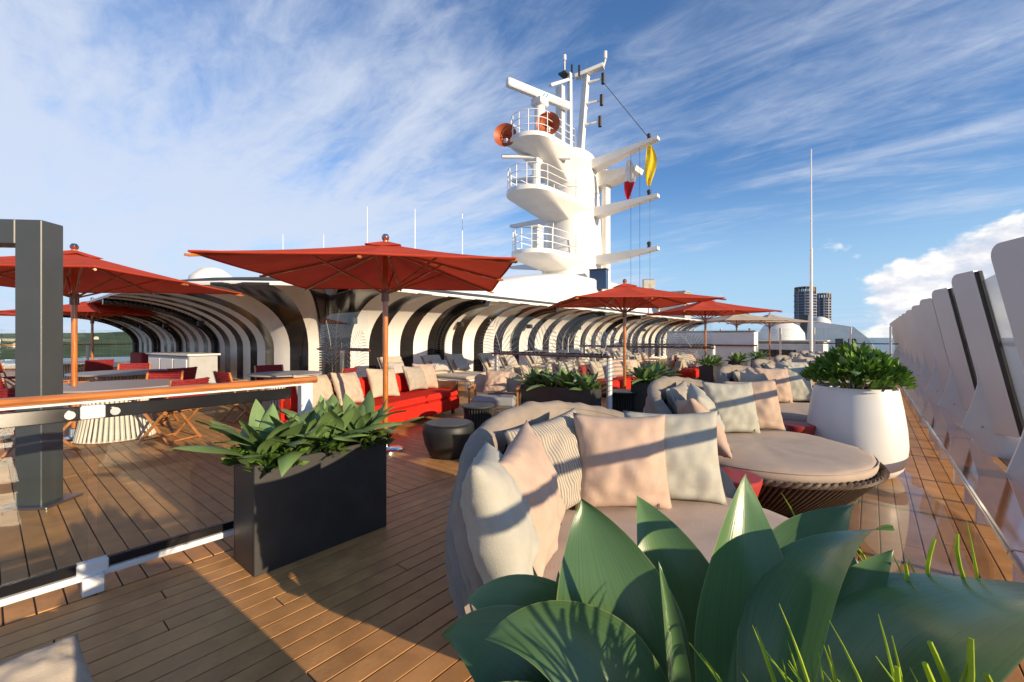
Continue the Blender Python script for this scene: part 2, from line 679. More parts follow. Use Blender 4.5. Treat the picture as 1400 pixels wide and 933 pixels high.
ORD = ['first', 'second', 'third', 'fourth', 'fifth', 'sixth', 'seventh', 'eighth', 'ninth', 'tenth', 'eleventh', 'twelfth', 'thirteenth', 'fourteenth']

# ================================================================ SETTING
# sea and land
o = MB().grid(lambda a, b: ((a - .5) * 120000, (b - .5) * 120000, -36.0), 8, 8).build('sea', 'sea', smooth=0)
struct(o, 'blue sea reaching the horizon', 'sea')


def hill_fn(a, b):
    ang = R(100) + a * R(95)             # azimuth round from the stern to port bow
    d = 1100 + b * 3600
    x, y = d * math.cos(ang), d * math.sin(ang)
    n = noise.fractal(Vector((x * .0009, y * .0009, 3.1)), 0.9, 2.1, 6)
    ramp = min(1, b * 2.2)
    edge = min(1, a * 6)
    z = -37 + edge * (ramp * (58 + 26 * n) + 8 * noise.noise(Vector((x * .006, y * .006, 1))) * ramp)
    return (x, y, z)


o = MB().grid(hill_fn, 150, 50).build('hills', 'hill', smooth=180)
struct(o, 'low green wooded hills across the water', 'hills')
hr = random.Random(3)
for i in range(26):
    ang = R(158) + hr.random() * R(30)
    d = 1500 + hr.random() * 1700
    x, y = d * math.cos(ang), d * math.sin(ang)
    aa = (ang - R(100)) / R(95)
    bb = (d - 1100) / 3600
    z = hill_fn(aa, bb)[2]
    w = 9 + hr.random() * 12
    h = MB().box((0, 0, 3.5), (w, 9, 9))
    h.prism([(-w / 2 - 1, 8), (w / 2 + 1, 8), (0, 11.5)], -5, 5, lambda p, q, oo: (p, oo, q))
    e = h.build('far_house', 'house')
    e.location = (x, y, z)
    e.rotation_euler = (0, 0, hr.random() * 3)
    tag(e, 'tiny pale house on the green hillside across the water', 'house', 'houses on the far hillside')

# ---- teak deck
deck = MB().box((-0.85, 15.0, -0.060), (4.9, 38, 0.10)).build('deck', 'caulk')
struct(deck, 'teak plank deck with black seams under the daybeds', 'deck')
terrace = MB().box((-18.80, 15.0, -0.0605), (31.0, 38, 0.10)).build('terrace_deck', 'caulk')
struct(terrace, 'teak plank terrace deck with planks running athwart', 'deck')
PW, GAP, TH = 0.11, 0.007, 0.030
plank_cache = {}


def plank_mesh(L, along):
    key = (round(L, 2), along)
    if key not in plank_cache:
        sz = (PW - GAP, L - GAP, TH) if along == 'Y' else (L - GAP, PW - GAP, TH)
        b = MB().box((0, 0, -TH / 2), sz, bev=0.0022)
        plank_cache[key] = b.mesh('plank', 'plank', 30)
    return plank_cache[key]


def lay(root, along, lo, hi, a0, a1, lens, seed):
    rr = random.Random(seed)
    items = []
    n = int(round((hi - lo) / PW))
    for i in range(n):
        c = lo + (i + .5) * PW
        p = a0 - rr.random() * 2.5
        while p < a1:
            L = rr.choice(lens)
            if p + L < a0 + .3:
                L = a0 + .3 + rr.random() - p
            if a1 - (p + L) < .4:
                L = a1 - p + .001
            s_, e_ = max(p, a0), min(p + L, a1)
            items.append((c, (s_ + e_) / 2, e_ - s_))
            p += L

    def key(it):
        x, y = (it[0], it[1]) if along == 'Y' else (it[1], it[0])
        r = x * math.cos(YAW) + y * math.sin(YAW)
        d = -x * math.sin(YAW) + y * math.cos(YAW)
        if d < 1.2 or abs(r) > d * 1.45 + 1.5:
            return 1000 + x * x + y * y
        return x * x + y * y
    items.sort(key=key)
    for it in items[:295]:
        x, y = (it[0], it[1]) if along == 'Y' else (it[1], it[0])
        obj_from('plank', plank_mesh(it[2], along), root, (x, y, 0))
    far = MB()
    for it in items[295:]:
        x, y = (it[0], it[1]) if along == 'Y' else (it[1], it[0])
        sz = (PW - GAP, it[2] - GAP, TH) if along == 'Y' else (it[2] - GAP, PW - GAP, TH)
        far.box((x, y, -TH / 2), sz)
    f = far.build('far_planking', 'plank_far', root, smooth=0)
    f['kind'] = 'stuff'


lay(deck, 'Y', -3.25, 1.59, -3.9, 33.9, [2.4, 3.0, 3.6, 4.2], 11)
lay(terrace, 'X', -3.9, 33.8, -34.0, -3.262, [3.0, 3.6, 4.2, 4.8], 12)

# damp film on the planks beside the white planter
pr = random.Random(5)
pts = []
for k in range(40):
    w = 2 * PI * k / 40
    rr_ = 1 + .22 * noise.noise(Vector((math.cos(w) * 1.6, math.sin(w) * 1.6, 4.2)))
    pts.append((0.02 + .52 * rr_ * math.cos(w), 4.35 + 1.9 * rr_ * math.sin(w), 0.004))
pd = MB().add(pts + [(0.02, 4.35, 0.005)], [(k, (k + 1) % 40, 40) for k in range(40)]).build('puddle', 'water_film', smooth=180)
struct(pd, 'thin film of water on the planks beside the white planter', 'puddle')

# ================================================================ WINDSCREEN on the starboard side
ws = thing('windscreen', 'white finned glass windscreen leaning in along the deck edge', 'windscreen', (0, 0, 0))


def wx(z):
    return 0.94 + (2.175 - z) * 0.19


def fin(yo):
    b = MB()
    prof = [(1.0, 0.28), (1.0, 2.175)]
    arc = []
    for k in range(7):
        w = PI / 2 * k / 6
        arc.append((0.36 - .36 * math.sin(w), 2.175 - .13 * (1 - math.cos(w)) - 0.012))
    poly = [(1.0, 0.28), (1.0, 2.175)] + arc + [(0.0, 0.28)]
    # local p: 0 inner edge, 1 outer edge
    ix, iy = -0.178, 0.225
    t = Vector((iy, -ix, 0)).normalized() * 0.028

    def mp(p, z, off):
        q = 1 - p
        return Vector((wx(z) + ix * q, yo + iy * q, z)) + t * off
    b.prism(poly, -1, 1, mp)
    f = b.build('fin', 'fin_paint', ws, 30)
    g = MB().tube([(wx(.3) + .016, yo - .012, .3), (wx(2.16) + .016, yo - .012, 2.165)], .034, 8)
    g.build('gasket', 'black_matte', f)
    return f


YF = [5.07 + 2.26 * k for k in range(-1, 12)]
for yo in YF:
    fin(yo)
for a, b_ in zip(YF[:-1], YF[1:]):
    g = MB()
    zt, zb = 2.04, 0.30
    g.add([(wx(zb) + .01, a + .02, zb), (wx(zb) + .01, b_ - .07, zb), (wx(zt) + .01, b_ - .07, zt), (wx(zt) + .01, a + .02, zt),
           (wx(zb) + .022, a + .02, zb), (wx(zb) + .022, b_ - .07, zb), (wx(zt) + .022, b_ - .07, zt), (wx(zt) + .022, a + .02, zt)],
          [(0, 1, 2, 3), (7, 6, 5, 4), (0, 4, 5, 1), (3, 2, 6, 7), (0, 3, 7, 4), (1, 5, 6, 2)])
    g.build('glass_pane', 'glass', ws, 0)
MB().tube([(wx(1.33) + .09, -3.5, 1.33), (wx(1.33) + .09, YF[-1], 1.33)], .032, 8).build('outer_rail', 'white_metal', ws)
for yo in YF:
    yb = yo + .205
    poly = [(0.61, 0.0), (1.42, 0.0), (1.34, 0.30), (wx(1.25) - .02, 1.25), (wx(1.25) - .165, 1.25), (0.985, .85), (0.93, 0.60), (0.875, 0.40), (0.835, 0.262), (0.61, 0.262)]
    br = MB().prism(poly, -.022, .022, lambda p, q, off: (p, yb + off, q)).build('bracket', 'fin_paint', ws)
    for (bx_, bz_) in ((1.02, .34), (1.10, .62)):
        c_ = MB().lathe([(.014, -.006), (.014, .004), (.008, .008)], 8)
        c_.v = [(bx_ + x, yb - .024 - z, bz_ + y) for x, y, z in c_.v]
        c_.build('bolt', 'steel', br)
for k in range(-7, 26):
    yb = 4.76 + 1.13 * k
    if any(abs(yb - yo - .205) < .25 for yo in YF):
        continue
    MB().box((.745, yb, .131), (.27, .05, .262), bev=.006).build('rail_support', 'white_paint', ws)
MB().box((1.46, 15.0, 0.035), (.10, 37, .07), bev=.01).build('sill', 'white_paint', ws)

ledge = thing('cap_rail', 'long glossy varnished wood cap rail running below the white fins', 'rail', (0, 0, 0))
yy = -3.4
k = 0
while yy < 31:
    L = 3.39
    MB().box((0.705, yy + L / 2, 0.284), (0.29, L - .006, 0.036), bev=.010).build('rail_board', 'varnish_gloss', ledge)
    MB().box((0.555, yy + L / 2, 0.280), (0.012, L - .006, 0.030), bev=.004).build('edge_strip', 'varnish_rail', ledge)
    yy += L

# ================================================================ ZEBRA CANOPY WALL
zw = thing('zebra_canopy', 'black and white striped curved canopy wall round the deckhouse', 'canopy', (0, 0, 0))
CX, CY, CR = -10.6, 4.75, 1.6
LEN_L, LEN_C = 15.5, CR * PI / 2
LEN_R = 27.0


def path(s):
    if s < LEN_L:
        x = CX - CR - (LEN_L - s)
        return Vector((x, CY, 0)), Vector((0, -1, 0))
    if s < LEN_L + LEN_C:
        w = (s - LEN_L) / CR
        c = Vector((CX - CR, CY + CR, 0))
        n = Vector((math.sin(w), -math.cos(w), 0))
        return c + n * CR, n
    return Vector((CX, CY + CR + (s - LEN_L - LEN_C), 0)), Vector((1, 0, 0))


def over(s):
    k = min(1, max(0, (s - (LEN_L - 3)) / (LEN_C + 5)))
    k = k * k * (3 - 2 * k)
    return 2.7 * (1 - k) + 2.05 * k


def canopy_pt(s, t, off=0.0):
    """t 0..1 up the profile, off = towards the deck"""
    p, n = path(s)
    om = over(s)
    zt = 2.46
    ph = max(0, (t - .28) / .72) * PI / 2
    if t < .28:
        z, oo, nx, nz = 0.18 + (1.12 - .18) * t / .28, 0.0, 1.0, 0.0
    else:
        z = 1.12 + (zt - 1.12) * math.sin(ph)
        oo = om * (1 - math.cos(ph))
        nx, nz = math.cos(ph), -math.sin(ph)
    q = p + n * (oo + off * nx)
    return Vector((q.x, q.y, z + off * nz))


def bay(s):
    """shallow billow between the ribs"""
    return 0.0


NP = 18
TOT = LEN_L + LEN_C + LEN_R
s = 0.0
i = 0
while s < TOT - .01:
    w = 0.48 if i % 2 == 0 else 0.54
    e = min(s + w, TOT)
    nu = 3
    b = MB()
    lean = .05

    def fr(a, t, off):
        q = s + (e - s) * a
        return canopy_pt(min(TOT, max(0, q)), t, off)
    # a solid sheet: face, back, edges
    vs, fs = [], []
    for off in (0.0, -0.05):
        for a in range(nu + 1):
            for j in range(NP + 1):
                vs.append(fr(a / nu, j / NP, off))
    row = NP + 1
    base2 = (nu + 1) * row
    for a in range(nu):
        for j in range(NP):
            fs.append((a * row + j, (a + 1) * row + j, (a + 1) * row + j + 1, a * row + j + 1))
            fs.append((base2 + a * row + j, base2 + a * row + j + 1, base2 + (a + 1) * row + j + 1, base2 + (a + 1) * row + j))
        fs.append((a * row + NP, (a + 1) * row + NP, base2 + (a + 1) * row + NP, base2 + a * row + NP))
    for a in (0, nu):
        for j in range(NP):
            fs.append((a * row + j, a * row + j + 1, base2 + a * row + j + 1, base2 + a * row + j))
    b.add(vs, fs)
    b.build('stripe_panel', 'zebra_black' if i % 2 == 0 else 'zebra_white', zw, 40)
    s = e
    i += 1
b = MB()
n = 60
prev = None
vs, fs = [], []
for k in range(n + 1):
    p, nn = path(TOT * k / n)
    for (oo, z) in ((0.05, 0.0), (0.05, .18), (-.15, .18), (-.15, 0.0)):
        q = p + nn * oo
        vs.append((q.x, q.y, z))
for k in range(n):
    for j in range(4):
        fs.append((k * 4 + j, (k + 1) * 4 + j, (k + 1) * 4 + (j + 1) % 4, k * 4 + (j + 1) % 4))
fs += [(0, 1, 2, 3), (n * 4 + 3, n * 4 + 2, n * 4 + 1, n * 4)]
b.add(vs, fs).build('plinth', 'white_paint', zw)
# laced black ribs
ribs = [0.15, 3.9, 7.6, 11.6]
ribs += [LEN_L + LEN_C - .75 + 3.65 * k for k in range(8)]
for sr in ribs:
    pts = [canopy_pt(sr, t / 26, 0.09) for t in range(27)]
    rb = MB().tube(pts, 0.085, 10).build('rib', 'black_gloss', zw)
    lc = MB()
    for t in range(3, 52):
        for ds in (-.17, .17):
            p = canopy_pt(sr + ds, t / 52, 0.02)
            lc.box(p, (.045, .045, .03))
        pa, pb = canopy_pt(sr - .17, t / 52, .04), canopy_pt(sr + .17, t / 52, .04)
        pm = canopy_pt(sr, t / 52, .185)
        lc.tube([pa, pm, pb], .010, 4, cap=False)
    lc.build('lacing', 'black_matte', rb, 0)
    sp = canopy_pt(sr + .45, .56, .12)
    hb = MB().box(sp, (.22, .14, .16), bev=.02)
    hb.build('speaker', 'black_matte', rb)
MB().tube([canopy_pt(TOT * k / 120, .995, -.045) for k in range(121)], .040, 8).build('lip_strip', 'white_paint', zw)
# black handrail beam on the canopy lip
pts = []
for k in range(90):
    s_ = TOT * k / 89
    q = canopy_pt(s_, .93, -.17)
    pts.append(q)
MB().tube(pts, .055, 8).build('lip_beam', 'dark_grey', zw)
for k in range(0, 90, 6):
    p = pts[k]
    MB().tube([p, p - V(0, 0, .14)], .02, 6).build('beam_foot', 'dark_grey', zw)

# ================================================================ DECKHOUSE and MAST
dh = thing('deckhouse', 'white deckhouse roof rising behind the striped canopy', 'deckhouse', (0, 0, 0))


def loft(loops):
    b = MB()
    vs, fs = [], []
    n = len(loops[0])
    for lp in loops:
        vs += lp
    for i in range(len(loops) - 1):
        for k in range(n):
            fs.append((i * n + k, i * n + (k + 1) % n, (i + 1) * n + (k + 1) % n, (i + 1) * n + k))
    fs.append(tuple(range(n - 1, -1, -1)))
    fs.append(tuple((len(loops) - 1) * n + k for k in range(n)))
    return b.add(vs, fs)


def rrect(cx, cy, hx, hy, r, z, n=5):
    out = []
    for (sx, sy, a0) in ((1, 1, 0), (-1, 1, 90), (-1, -1, 180), (1, -1, 270)):
        for k in range(n + 1):
            w = R(a0 + 90 * k / n)
            out.append((cx + sx * (hx - r) + r * math.cos(w), cy + sy * (hy - r) + r * math.sin(w), z))
    return out


loft([rrect(-18.3, 19.3, 7.2, 14.0, 1.2, 0.0), rrect(-18.3, 19.3, 7.2, 14.0, 1.2, 2.52), rrect(-18.3, 19.3, 7.2, 14.0, 1.2, 2.62)]).build('house_wall', 'ship_white', dh)
loft([rrect(-14.3, 21.0, 3.6, 12.5, 1.0, 2.60), rrect(-14.2, 21.5, 3.3, 11.3, 1.0, 3.15), rrect(-13.9, 22.2, 2.9, 8.2, 1.2, 3.95),
      rrect(-13.7, 22.6, 2.7, 6.2, 1.4, 4.35), rrect(-13.6, 22.7, 2.5, 5.6, 1.4, 4.45)]).build('roof_slope', 'ship_white', dh, 50)

MX, MY = -13.3, 21.7
mast = thing('radar_mast', 'tall white ship mast with three railed platforms and radar scanners', 'mast', (MX, MY, 4.40))


def sec(hx, hy, z, dx=0, dy=0, n=28):
    out = []
    for k in range(n):
        w = 2 * PI * k / n
        cc, ss = math.cos(w), math.sin(w)
        p = 2.6
        out.append((dx + hx * math.copysign(abs(cc) ** (2 / p), cc), dy + hy * math.copysign(abs(ss) ** (2 / p), ss), z))
    return out


col = loft([sec(1.55, 2.0, -.2), sec(1.50, 1.92, .9), sec(1.42, 1.8, 2.6), sec(1.34, 1.68, 4.4), sec(1.26, 1.55, 6.2), sec(1.2, 1.45, 7.1), sec(1.05, 1.3, 7.45), sec(.7, .95, 7.62)]).build('column', 'ship_white', mast, 45)
for z, hx, hy in ((1.9, 1.49, 1.89), (5.2, 1.335, 1.675)):
    loft([sec(hx, hy, z - .03), sec(hx, hy, z + .03)]).build('weld_band', 'ship_white', col)
MB().box((1.42, 1.30, 3.2), (.36, .5, 7.0), bev=.06).build('cable_trunk', 'ship_white', mast)
for k in range(26):
    pass


def platform(z, ln, hw, thick, drop, name='platform'):
    """rounded shelf reaching forward (-Y) from the column; under-side sweeps back down"""
    loops = []
    top = []
    n = 14
    for k in range(n + 1):
        w = -PI * k / n
        top.append((hw * math.cos(w), -ln + hw + hw * math.sin(w) if True else 0))
    poly = [(hw * 1.15, -.3)] + top + [(-hw * 1.15, -.3)]

    def lp(z_, sc, dy):
        return [(x * sc, -.3 + (y + .3) * (sc if y < -.3 else 1) * dy, z_) for x, y in poly]
    b = loft([lp(z - thick - drop, .55, .45), lp(z - thick, .93, .95), lp(z - thick * .6, 1.0, 1.0), lp(z, 1.0, 1.0)])
    p = b.build(name, 'ship_white', mast, 40)
    # railing
    rl = []
    for k in range(n + 1):
        w = PI * .02 - PI * 1.04 * k / n
        rl.append(V(.94 * hw * math.cos(w), -ln + hw + .94 * hw * math.sin(w), z))
    rl = [V(hw * .98, -1.7, z)] + rl + [V(-hw * .98, -1.7, z)]
    r = MB()
    for hgt in (.37, .72, 1.08):
        r.tube([q + V(0, 0, hgt) for q in rl], .022, 5)
    for q in rl[::2]:
        r.tube([q, q + V(0, 0, 1.08)], .024, 5)
    for q in (rl[0], rl[-1]):
        r.tube([q, q + V(0, 0, 1.08)], .024, 5)
    r.build('railing', 'white_metal', p)
    return p


platform(1.35, 4.9, 1.25, .35, .5)
platform(4.35, 5.3, 1.25, .35, .7)
platform(7.0, 5.1, 1.15, .35, 1.3)
# radars
rd = MB().tube([(0, -3.6, 4.3), (0, -3.6, 6.0)], .22, 10).box((0, -3.6, 6.05), (.5, .5, .28), bev=.05).build('radar_pedestal', 'ship_white', mast)
M3 = Matrix.Rotation(R(38), 4, 'Z')
MB().box((0, -3.6, 6.28), (3.6, .22, .16), rz=R(42), bev=.04).build('radar_scanner', 'white_paint', rd)
rd = MB().tube([(0, -3.3, 7.0), (0, -3.3, 9.1)], .28, 12).box((0, -3.3, 9.2), (.7, .7, .4), bev=.06).build('radar_pedestal', 'ship_white', mast)
bar = MB().box((0, 0, 0), (4.1, .34, .42), bev=.06).build('radar_scanner', 'white_paint', rd)
bar.location = (.0, -3.3, 9.62)
bar.rotation_euler = (0, 0, R(74))
lg = MB()
for (x0, wd) in ((.14, .17), (.36, .13)):
    lg.prism([(x0 - .10, -.11), (x0 - .02, -.11), (x0 + wd - .02, .12), (x0 + wd - .1, .12)], -.178, -.174, lambda p, q, oo: (p, oo, q))
lgo = lg.build('emblem', 'logo_blue', rd, 0)
lgo.location, lgo.rotation_euler = bar.location, bar.rotation_euler
lg = MB()
for k in range(9):
    lg.box((.72 + k * .11, -.176, -.02), (.07, .004, .09))
lgo = lg.build('lettering', 'print_grey', rd, 0)
lgo.location, lgo.rotation_euler = bar.location, bar.rotation_euler
MB().box((.35, -4.0, 1.9), (.45, .45, 1.1), bev=.05).box((.35, -4.0, 2.55), (.5, .5, .14), bev=.03).build('radar_pedestal', 'ship_white', mast)
# horns
for (hx, hy, hz) in ((-.9, -5.0, 7.15), (.95, -3.9, 7.55)):
    prof = [(.06, -.75), (.08, -.5), (.14, -.25), (.26, -.05), (.40, .08), (.42, .10), (.38, .07), (.24, -.06), (.10, -.3)]
    h = MB().lathe(prof, 24)
    ho = h.build('horn', 'horn_orange', mast)
    ho.location = (hx, hy, hz)
    ho.scale = (1.4, 1.4, 1.2)
    ho.rotation_euler = V(0.62, -1, -.05).to_track_quat('Z', 'Y').to_euler()
    q = MB().box((hx - .12, hy + .35, hz - .2), (.22, .5, .3), bev=.03).build('horn_mount', 'ship_white', mast)
# yards to starboard and port
for z, ln, yoff in ((6.95, 4.9, .3), (4.25, 4.9, .3), (1.55, 4.9, .3)):
    for sg in (1, -1):
        b = MB()
        b.prism([(1.0, -.55), (1.0, .0), (ln, .10 + (.25 if z > 6 else 0)), (ln, -.06 + (.25 if z > 6 else 0))], -.28, .28,
                lambda p, q, oo: (sg * p, yoff + oo * (1.6 - p / ln), z + q))
        y = b.build('yard', 'ship_white', mast)
        if sg == 1:
            MB().lathe([(.10, 0), (.10, .1), (.06, .12), (.11, .2), (.11, .32), (.03, .36)], 10, (ln - .5, yoff, z + .08 + (.22 if z > 6 else 0))).build('signal_lamp', 'black_matte', y)
MB().prism([(0.9, -.75), (.9, .2), (2.6, .0), (3.5, -.05), (3.4, -.3), (2.2, -.5)], -.5, .5, lambda p, q, oo: (p, 1.3 + oo, 6.4 + q)).build('aft_bracket', 'ship_white', mast)
# top poles
MB().prism([(-.45, 7.5), (-.1, 7.5), (.32, 12.2), (.02, 12.2)], -.16, .16, lambda p, q, oo: (p + .35, .6 + oo, q)).build('top_pole', 'ship_white', mast)
MB().prism([(-.12, 7.5), (.12, 7.5), (.10, 12.0), (-.06, 12.0)], -.12, .12, lambda p, q, oo: (p + .1, -.55 + oo, q)).build('top_pole', 'ship_white', mast)
MB().prism([(-.2, 7.3), (.2, 7.3), (.2, 10.8), (-.2, 10.8)], -.16, .16, lambda p, q, oo: (p + .1, -1.5 + oo, q)).build('top_pole', 'ship_white', mast)
MB().box((.1, -1.6, 11.0), (.22, 2.1, .16), mtx=Matrix.Rotation(R(32), 4, 'X'), bev=.03).build('antenna_arm', 'ship_white', mast)
MB().box((.75, .55, 12.35), (1.7, .45, .22), rz=R(20), bev=.03, mtx=Matrix.Rotation(R(-12), 4, 'Y')).build('top_arm', 'ship_white', mast)
MB().box((-.1, -.6, 11.9), (.5, .9, .12), bev=.02).build('top_arm', 'dark_grey', mast)
MB().tube([(1.5, .8, 12.4), (1.62, .84, 12.8), (1.62, .84, 13.1)], .05, 6).tube([(1.62, .84, 12.9), (1.62, .84, 13.3)], .10, 8).build('whip_antenna', 'ship_white', mast)
MB().tube([(.0, -.9, 11.9), (.0, -.9, 12.7)], .04, 6).tube([(.0, -.9, 12.6), (.0, -.9, 12.9)], .09, 8).build('whip_antenna', 'ship_white', mast)
MB().tube([(.6, .5, 12.4), (.6, .5, 13.0)], .04, 6).build('whip_antenna', 'steel', mast)
for k, z in enumerate((9.4, 10.6, 11.8)):
    a = MB().tube([(.45 + .1 * k, .6, z), (1.25 + .1 * k, .9, z + .05)], .06, 6).build('lamp_arm', 'ship_white', mast)
    MB().tube([(1.25 + .1 * k, .9, z - .25), (1.25 + .1 * k, .9, z + .35)], .11, 8).build('signal_lamp', 'black_matte', a)
for q in range(3):
    MB().tube([(.1 + .3 * (q - 1), -.6 + .3 * q, 12.0), (.1 + .3 * (q - 1), -.6 + .3 * q, 12.6)], .06, 6).build('signal_lamp', 'black_matte', mast)
MB().tube([(1.35, .9, 11.8), (4.4, .35, 7.35)], .02, 5).build('stay_wire', 'dark_grey', mast)
for hx in (3.4, 3.9, 4.45):
    MB().tube([(hx, .3, 7.0), (hx, .3, -1.5)], .010, 4).build('halyard', 'dark_grey', mast)
lad = MB()
for sx in (-.2, .2):
    lad.tube([(-.3 + sx, -2.05, -.1), (-.3 + sx, -1.75, 6.8)], .025, 5)
for k in range(23):
    z = .1 + k * .29
    lad.tube([(-.5, -2.05 + .3 * z / 7, z), (-.1, -2.05 + .3 * z / 7, z)], .016, 4)
lad.build('ladder', 'white_metal', mast)


def flag(name, m, loc, h, w, label, m2=None):
    b = MB()

    def fn(a, t):
        x = (.5 - abs(t - .42) * .9) * w * (.25 + .9 * a) if False else w * (a - .5) * (0.22 + 1.1 * math.sin(PI * min(1, t * .9 + .05)) ** .7 * (1 - .35 * t))
        return (x + .08 * math.sin(5 * t), .09 * math.sin(9 * a + 4 * t), -h * t)
    if m2:
        b.grid(lambda a, t: fn(a, t * .55), 8, 8)
        root = b.build(name, m, None, 180)
        c = MB().grid(lambda a, t: fn(a, .55 + t * .45), 8, 8).build('lower_field', m2, root, 180)
    else:
        root = b.grid(fn, 8, 14).build(name, m, None, 180)
    root.location = loc
    root.rotation_euler = (0, 0, R(50))
    tag(root, label, 'flag')


flag('signal_flag', 'flag_yellow', (MX + 4.45, MY + .3, 11.35), 2.1, .50, 'yellow signal flag hanging from the mast yard')
flag('signal_flag', 'flag_white', (MX + 3.3, MY + .3, 10.9), 2.1, .50, 'white and red signal flag hanging from the mast yard', 'flag_red')

# ================================================================ UMBRELLAS
def make_umbrella(name, label, canvas, side=2.86, zr=2.15, zt=2.55, group=None):
    t = thing(name, label, 'umbrella', (0, 0, 0), 0, group)
    h = side / 2
    rim = [V(h, 0, zr + .015), V(h, h, zr), V(0, h, zr + .015), V(-h, h, zr), V(-h, 0, zr + .015), V(-h, -h, zr), V(0, -h, zr + .015), V(h, -h, zr)]
    apex = V(0, 0, zt)
    pn = []
    for k in range(8):
        a, b = rim[k], rim[(k + 1) % 8]

        def fn(u, v):
            p = a.lerp(b, v)
            q = apex.lerp(p, .06 + .94 * u)
            q.z -= .055 * math.sin(PI * v) * u * (1.15 - u) + 0.02 * math.sin(PI * u)
            return q
        c = MB().grid(fn, 8, 5).build('canopy_panel', canvas, t, 180)
        # thin hem
        hm = MB().tube([fn(1, j / 5) for j in range(6)], .010, 5).build('hem', canvas, c)
        # rib under the seam
        MB().tube([apex + V(0, 0, -.07), a + V(0, 0, -.035)], .016, 6).build('rib', 'chair_wood', t)
        mid = apex.lerp(a, .48) + V(0, 0, -.06)
        MB().tube([V(0, 0, zr - .22), mid], .013, 6).build('strut', 'chair_wood', t)
        MB().tube([a + V(0, 0, -.035), a + (a - V(0, 0, a.z)).normalized() * .03 + V(0, 0, -.035)], .013, 6).build('rib_tip', 'varnish', t)
    b = MB()
    ch = .21
    cr = [V(ch * x, ch * y, zt - .040) for x, y in ((1, 1), (-1, 1), (-1, -1), (1, -1))]
    for k in range(4):
        a2, b2 = cr[k], cr[(k + 1) % 4]
        b.grid(lambda u, v: (V(0, 0, zt + .040).lerp(a2.lerp(b2, v), .02 + .98 * u)) - V(0, 0, .02 * math.sin(PI * v) * u), 3, 4)
    b.build('vent_cap', canvas, t, 180)
    MB().lathe([(.02, 0), (.045, .03), (.05, .06), (.03, .09), (.004, .10)], 14, (0, 0, zt + .03)).build('finial', 'chrome', t)
    MB().lathe([(.033, .06), (.033, zr - .38), (.033, zt + .04)], 14).build('pole', 'varnish', t)
    MB().lathe([(.05, 0), (.05, .16)], 14, (0, 0, zr - .31)).build('hub', 'dark_rail_wood', t)
    MB().lathe([(.05, 0), (.05, .1)], 14, (0, 0, zt - .15)).build('hub', 'dark_rail_wood', t)
    MB().lathe([(.21, 0), (.21, .03), (.19, .045), (.06, .06), (.05, .16), (.036, .17)], 24).build('base', 'chrome', t)
    return t


um = make_umbrella('parasol', 'square red parasol over the red sofa', 'red_canvas')
um.location = (-4.62, 3.15, 0)
um.rotation_euler = (0, 0, R(46.5))
dup(um, (-8.35, 0.78, 0), R(44), 'square red parasol over the dining tables beside the grey frame')
dup(um, (-4.15, 8.9, 0), R(45), 'square red parasol behind the white posted glass divider')
dup(um, (-3.95, 14.2, 0), R(45), 'square red parasol before the pale parasols')
dup(um, (-19.2, 2.2, 0), R(43), 'square red parasol at the far end under the striped canopy')
dup(um, (-22.5, -.8, 0), R(43), 'square red parasol farthest away along the port side')
ub = make_umbrella('pale_parasol', 'square beige parasol over the bar, nearer of two', 'beige_canvas')
ub.location = (-4.8, 22.2, 0)
ub.rotation_euler = (0, 0, R(45))
dup(ub, (-4.0, 25.6, 0), R(45), 'square beige parasol behind the bar, farther of two')

# ================================================================ LEFT RAILING
rg = thing('glass_railing', 'glass railing with orange varnished handrail on white posts', 'railing', (-3.31, 0, 0))
Y0, Y1 = -2.2, 1.60
b = MB().tube([(0, Y0, 1.075), (0, Y1 + .03, 1.075)], .034, 14)
b.v = [(x, y, 1.075 + (z - 1.075) * .72) for x, y, z in b.v]
b.build('handrail', 'varnish_rail', rg)
MB().box((0, (Y0 + Y1) / 2, 1.0455), (.042, Y1 - Y0, .012), bev=.003).build('rail_channel', 'white_metal', rg)
MB().box((0, (Y0 + Y1) / 2 - .06, .988), (.026, Y1 - Y0 - .2, .075), bev=.004).build('glass_clamp_strip', 'black_gloss', rg)
for a, b_ in ((-2.2, -1.12), (-1.08, .36), (.40, 1.42)):
    MB().box((0, (a + b_) / 2, .565), (.012, b_ - a, .80)).build('glass_pane', 'glass_green', rg, 0)
    MB().box((0, (a + b_) / 2, .145), (.036, b_ - a - .04, .05), bev=.004).build('glass_shoe', 'black_gloss', rg)
MB().box((0, (Y0 + Y1) / 2, .095), (.045, Y1 - Y0, .035), bev=.004).build('base_rail', 'white_metal', rg)
for yb in (-1.1, .38):
    MB().box((0.02, yb, .05), (.07, .09, .099), bev=.006).box((0.0, yb, .135), (.052, .13, .075), bev=.006).build('rail_foot', 'white_metal', rg)
    MB().box((0, yb, .99), (.052, .10, .072), bev=.006).build('rail_clamp', 'white_metal', rg)
    for sy in (-.09, .09):
        c = MB().lathe([(.022, -.02), (.022, .02)], 12)
        c.v = [(z + 0.012, yb + sy + x, .985 + y) for x, y, z in c.v]
        c.build('clamp_button', 'steel', rg)
MB().box((0, Y1 - .05, .525), (.075, .085, 1.045), bev=.008).build('end_post', 'white_metal', rg)

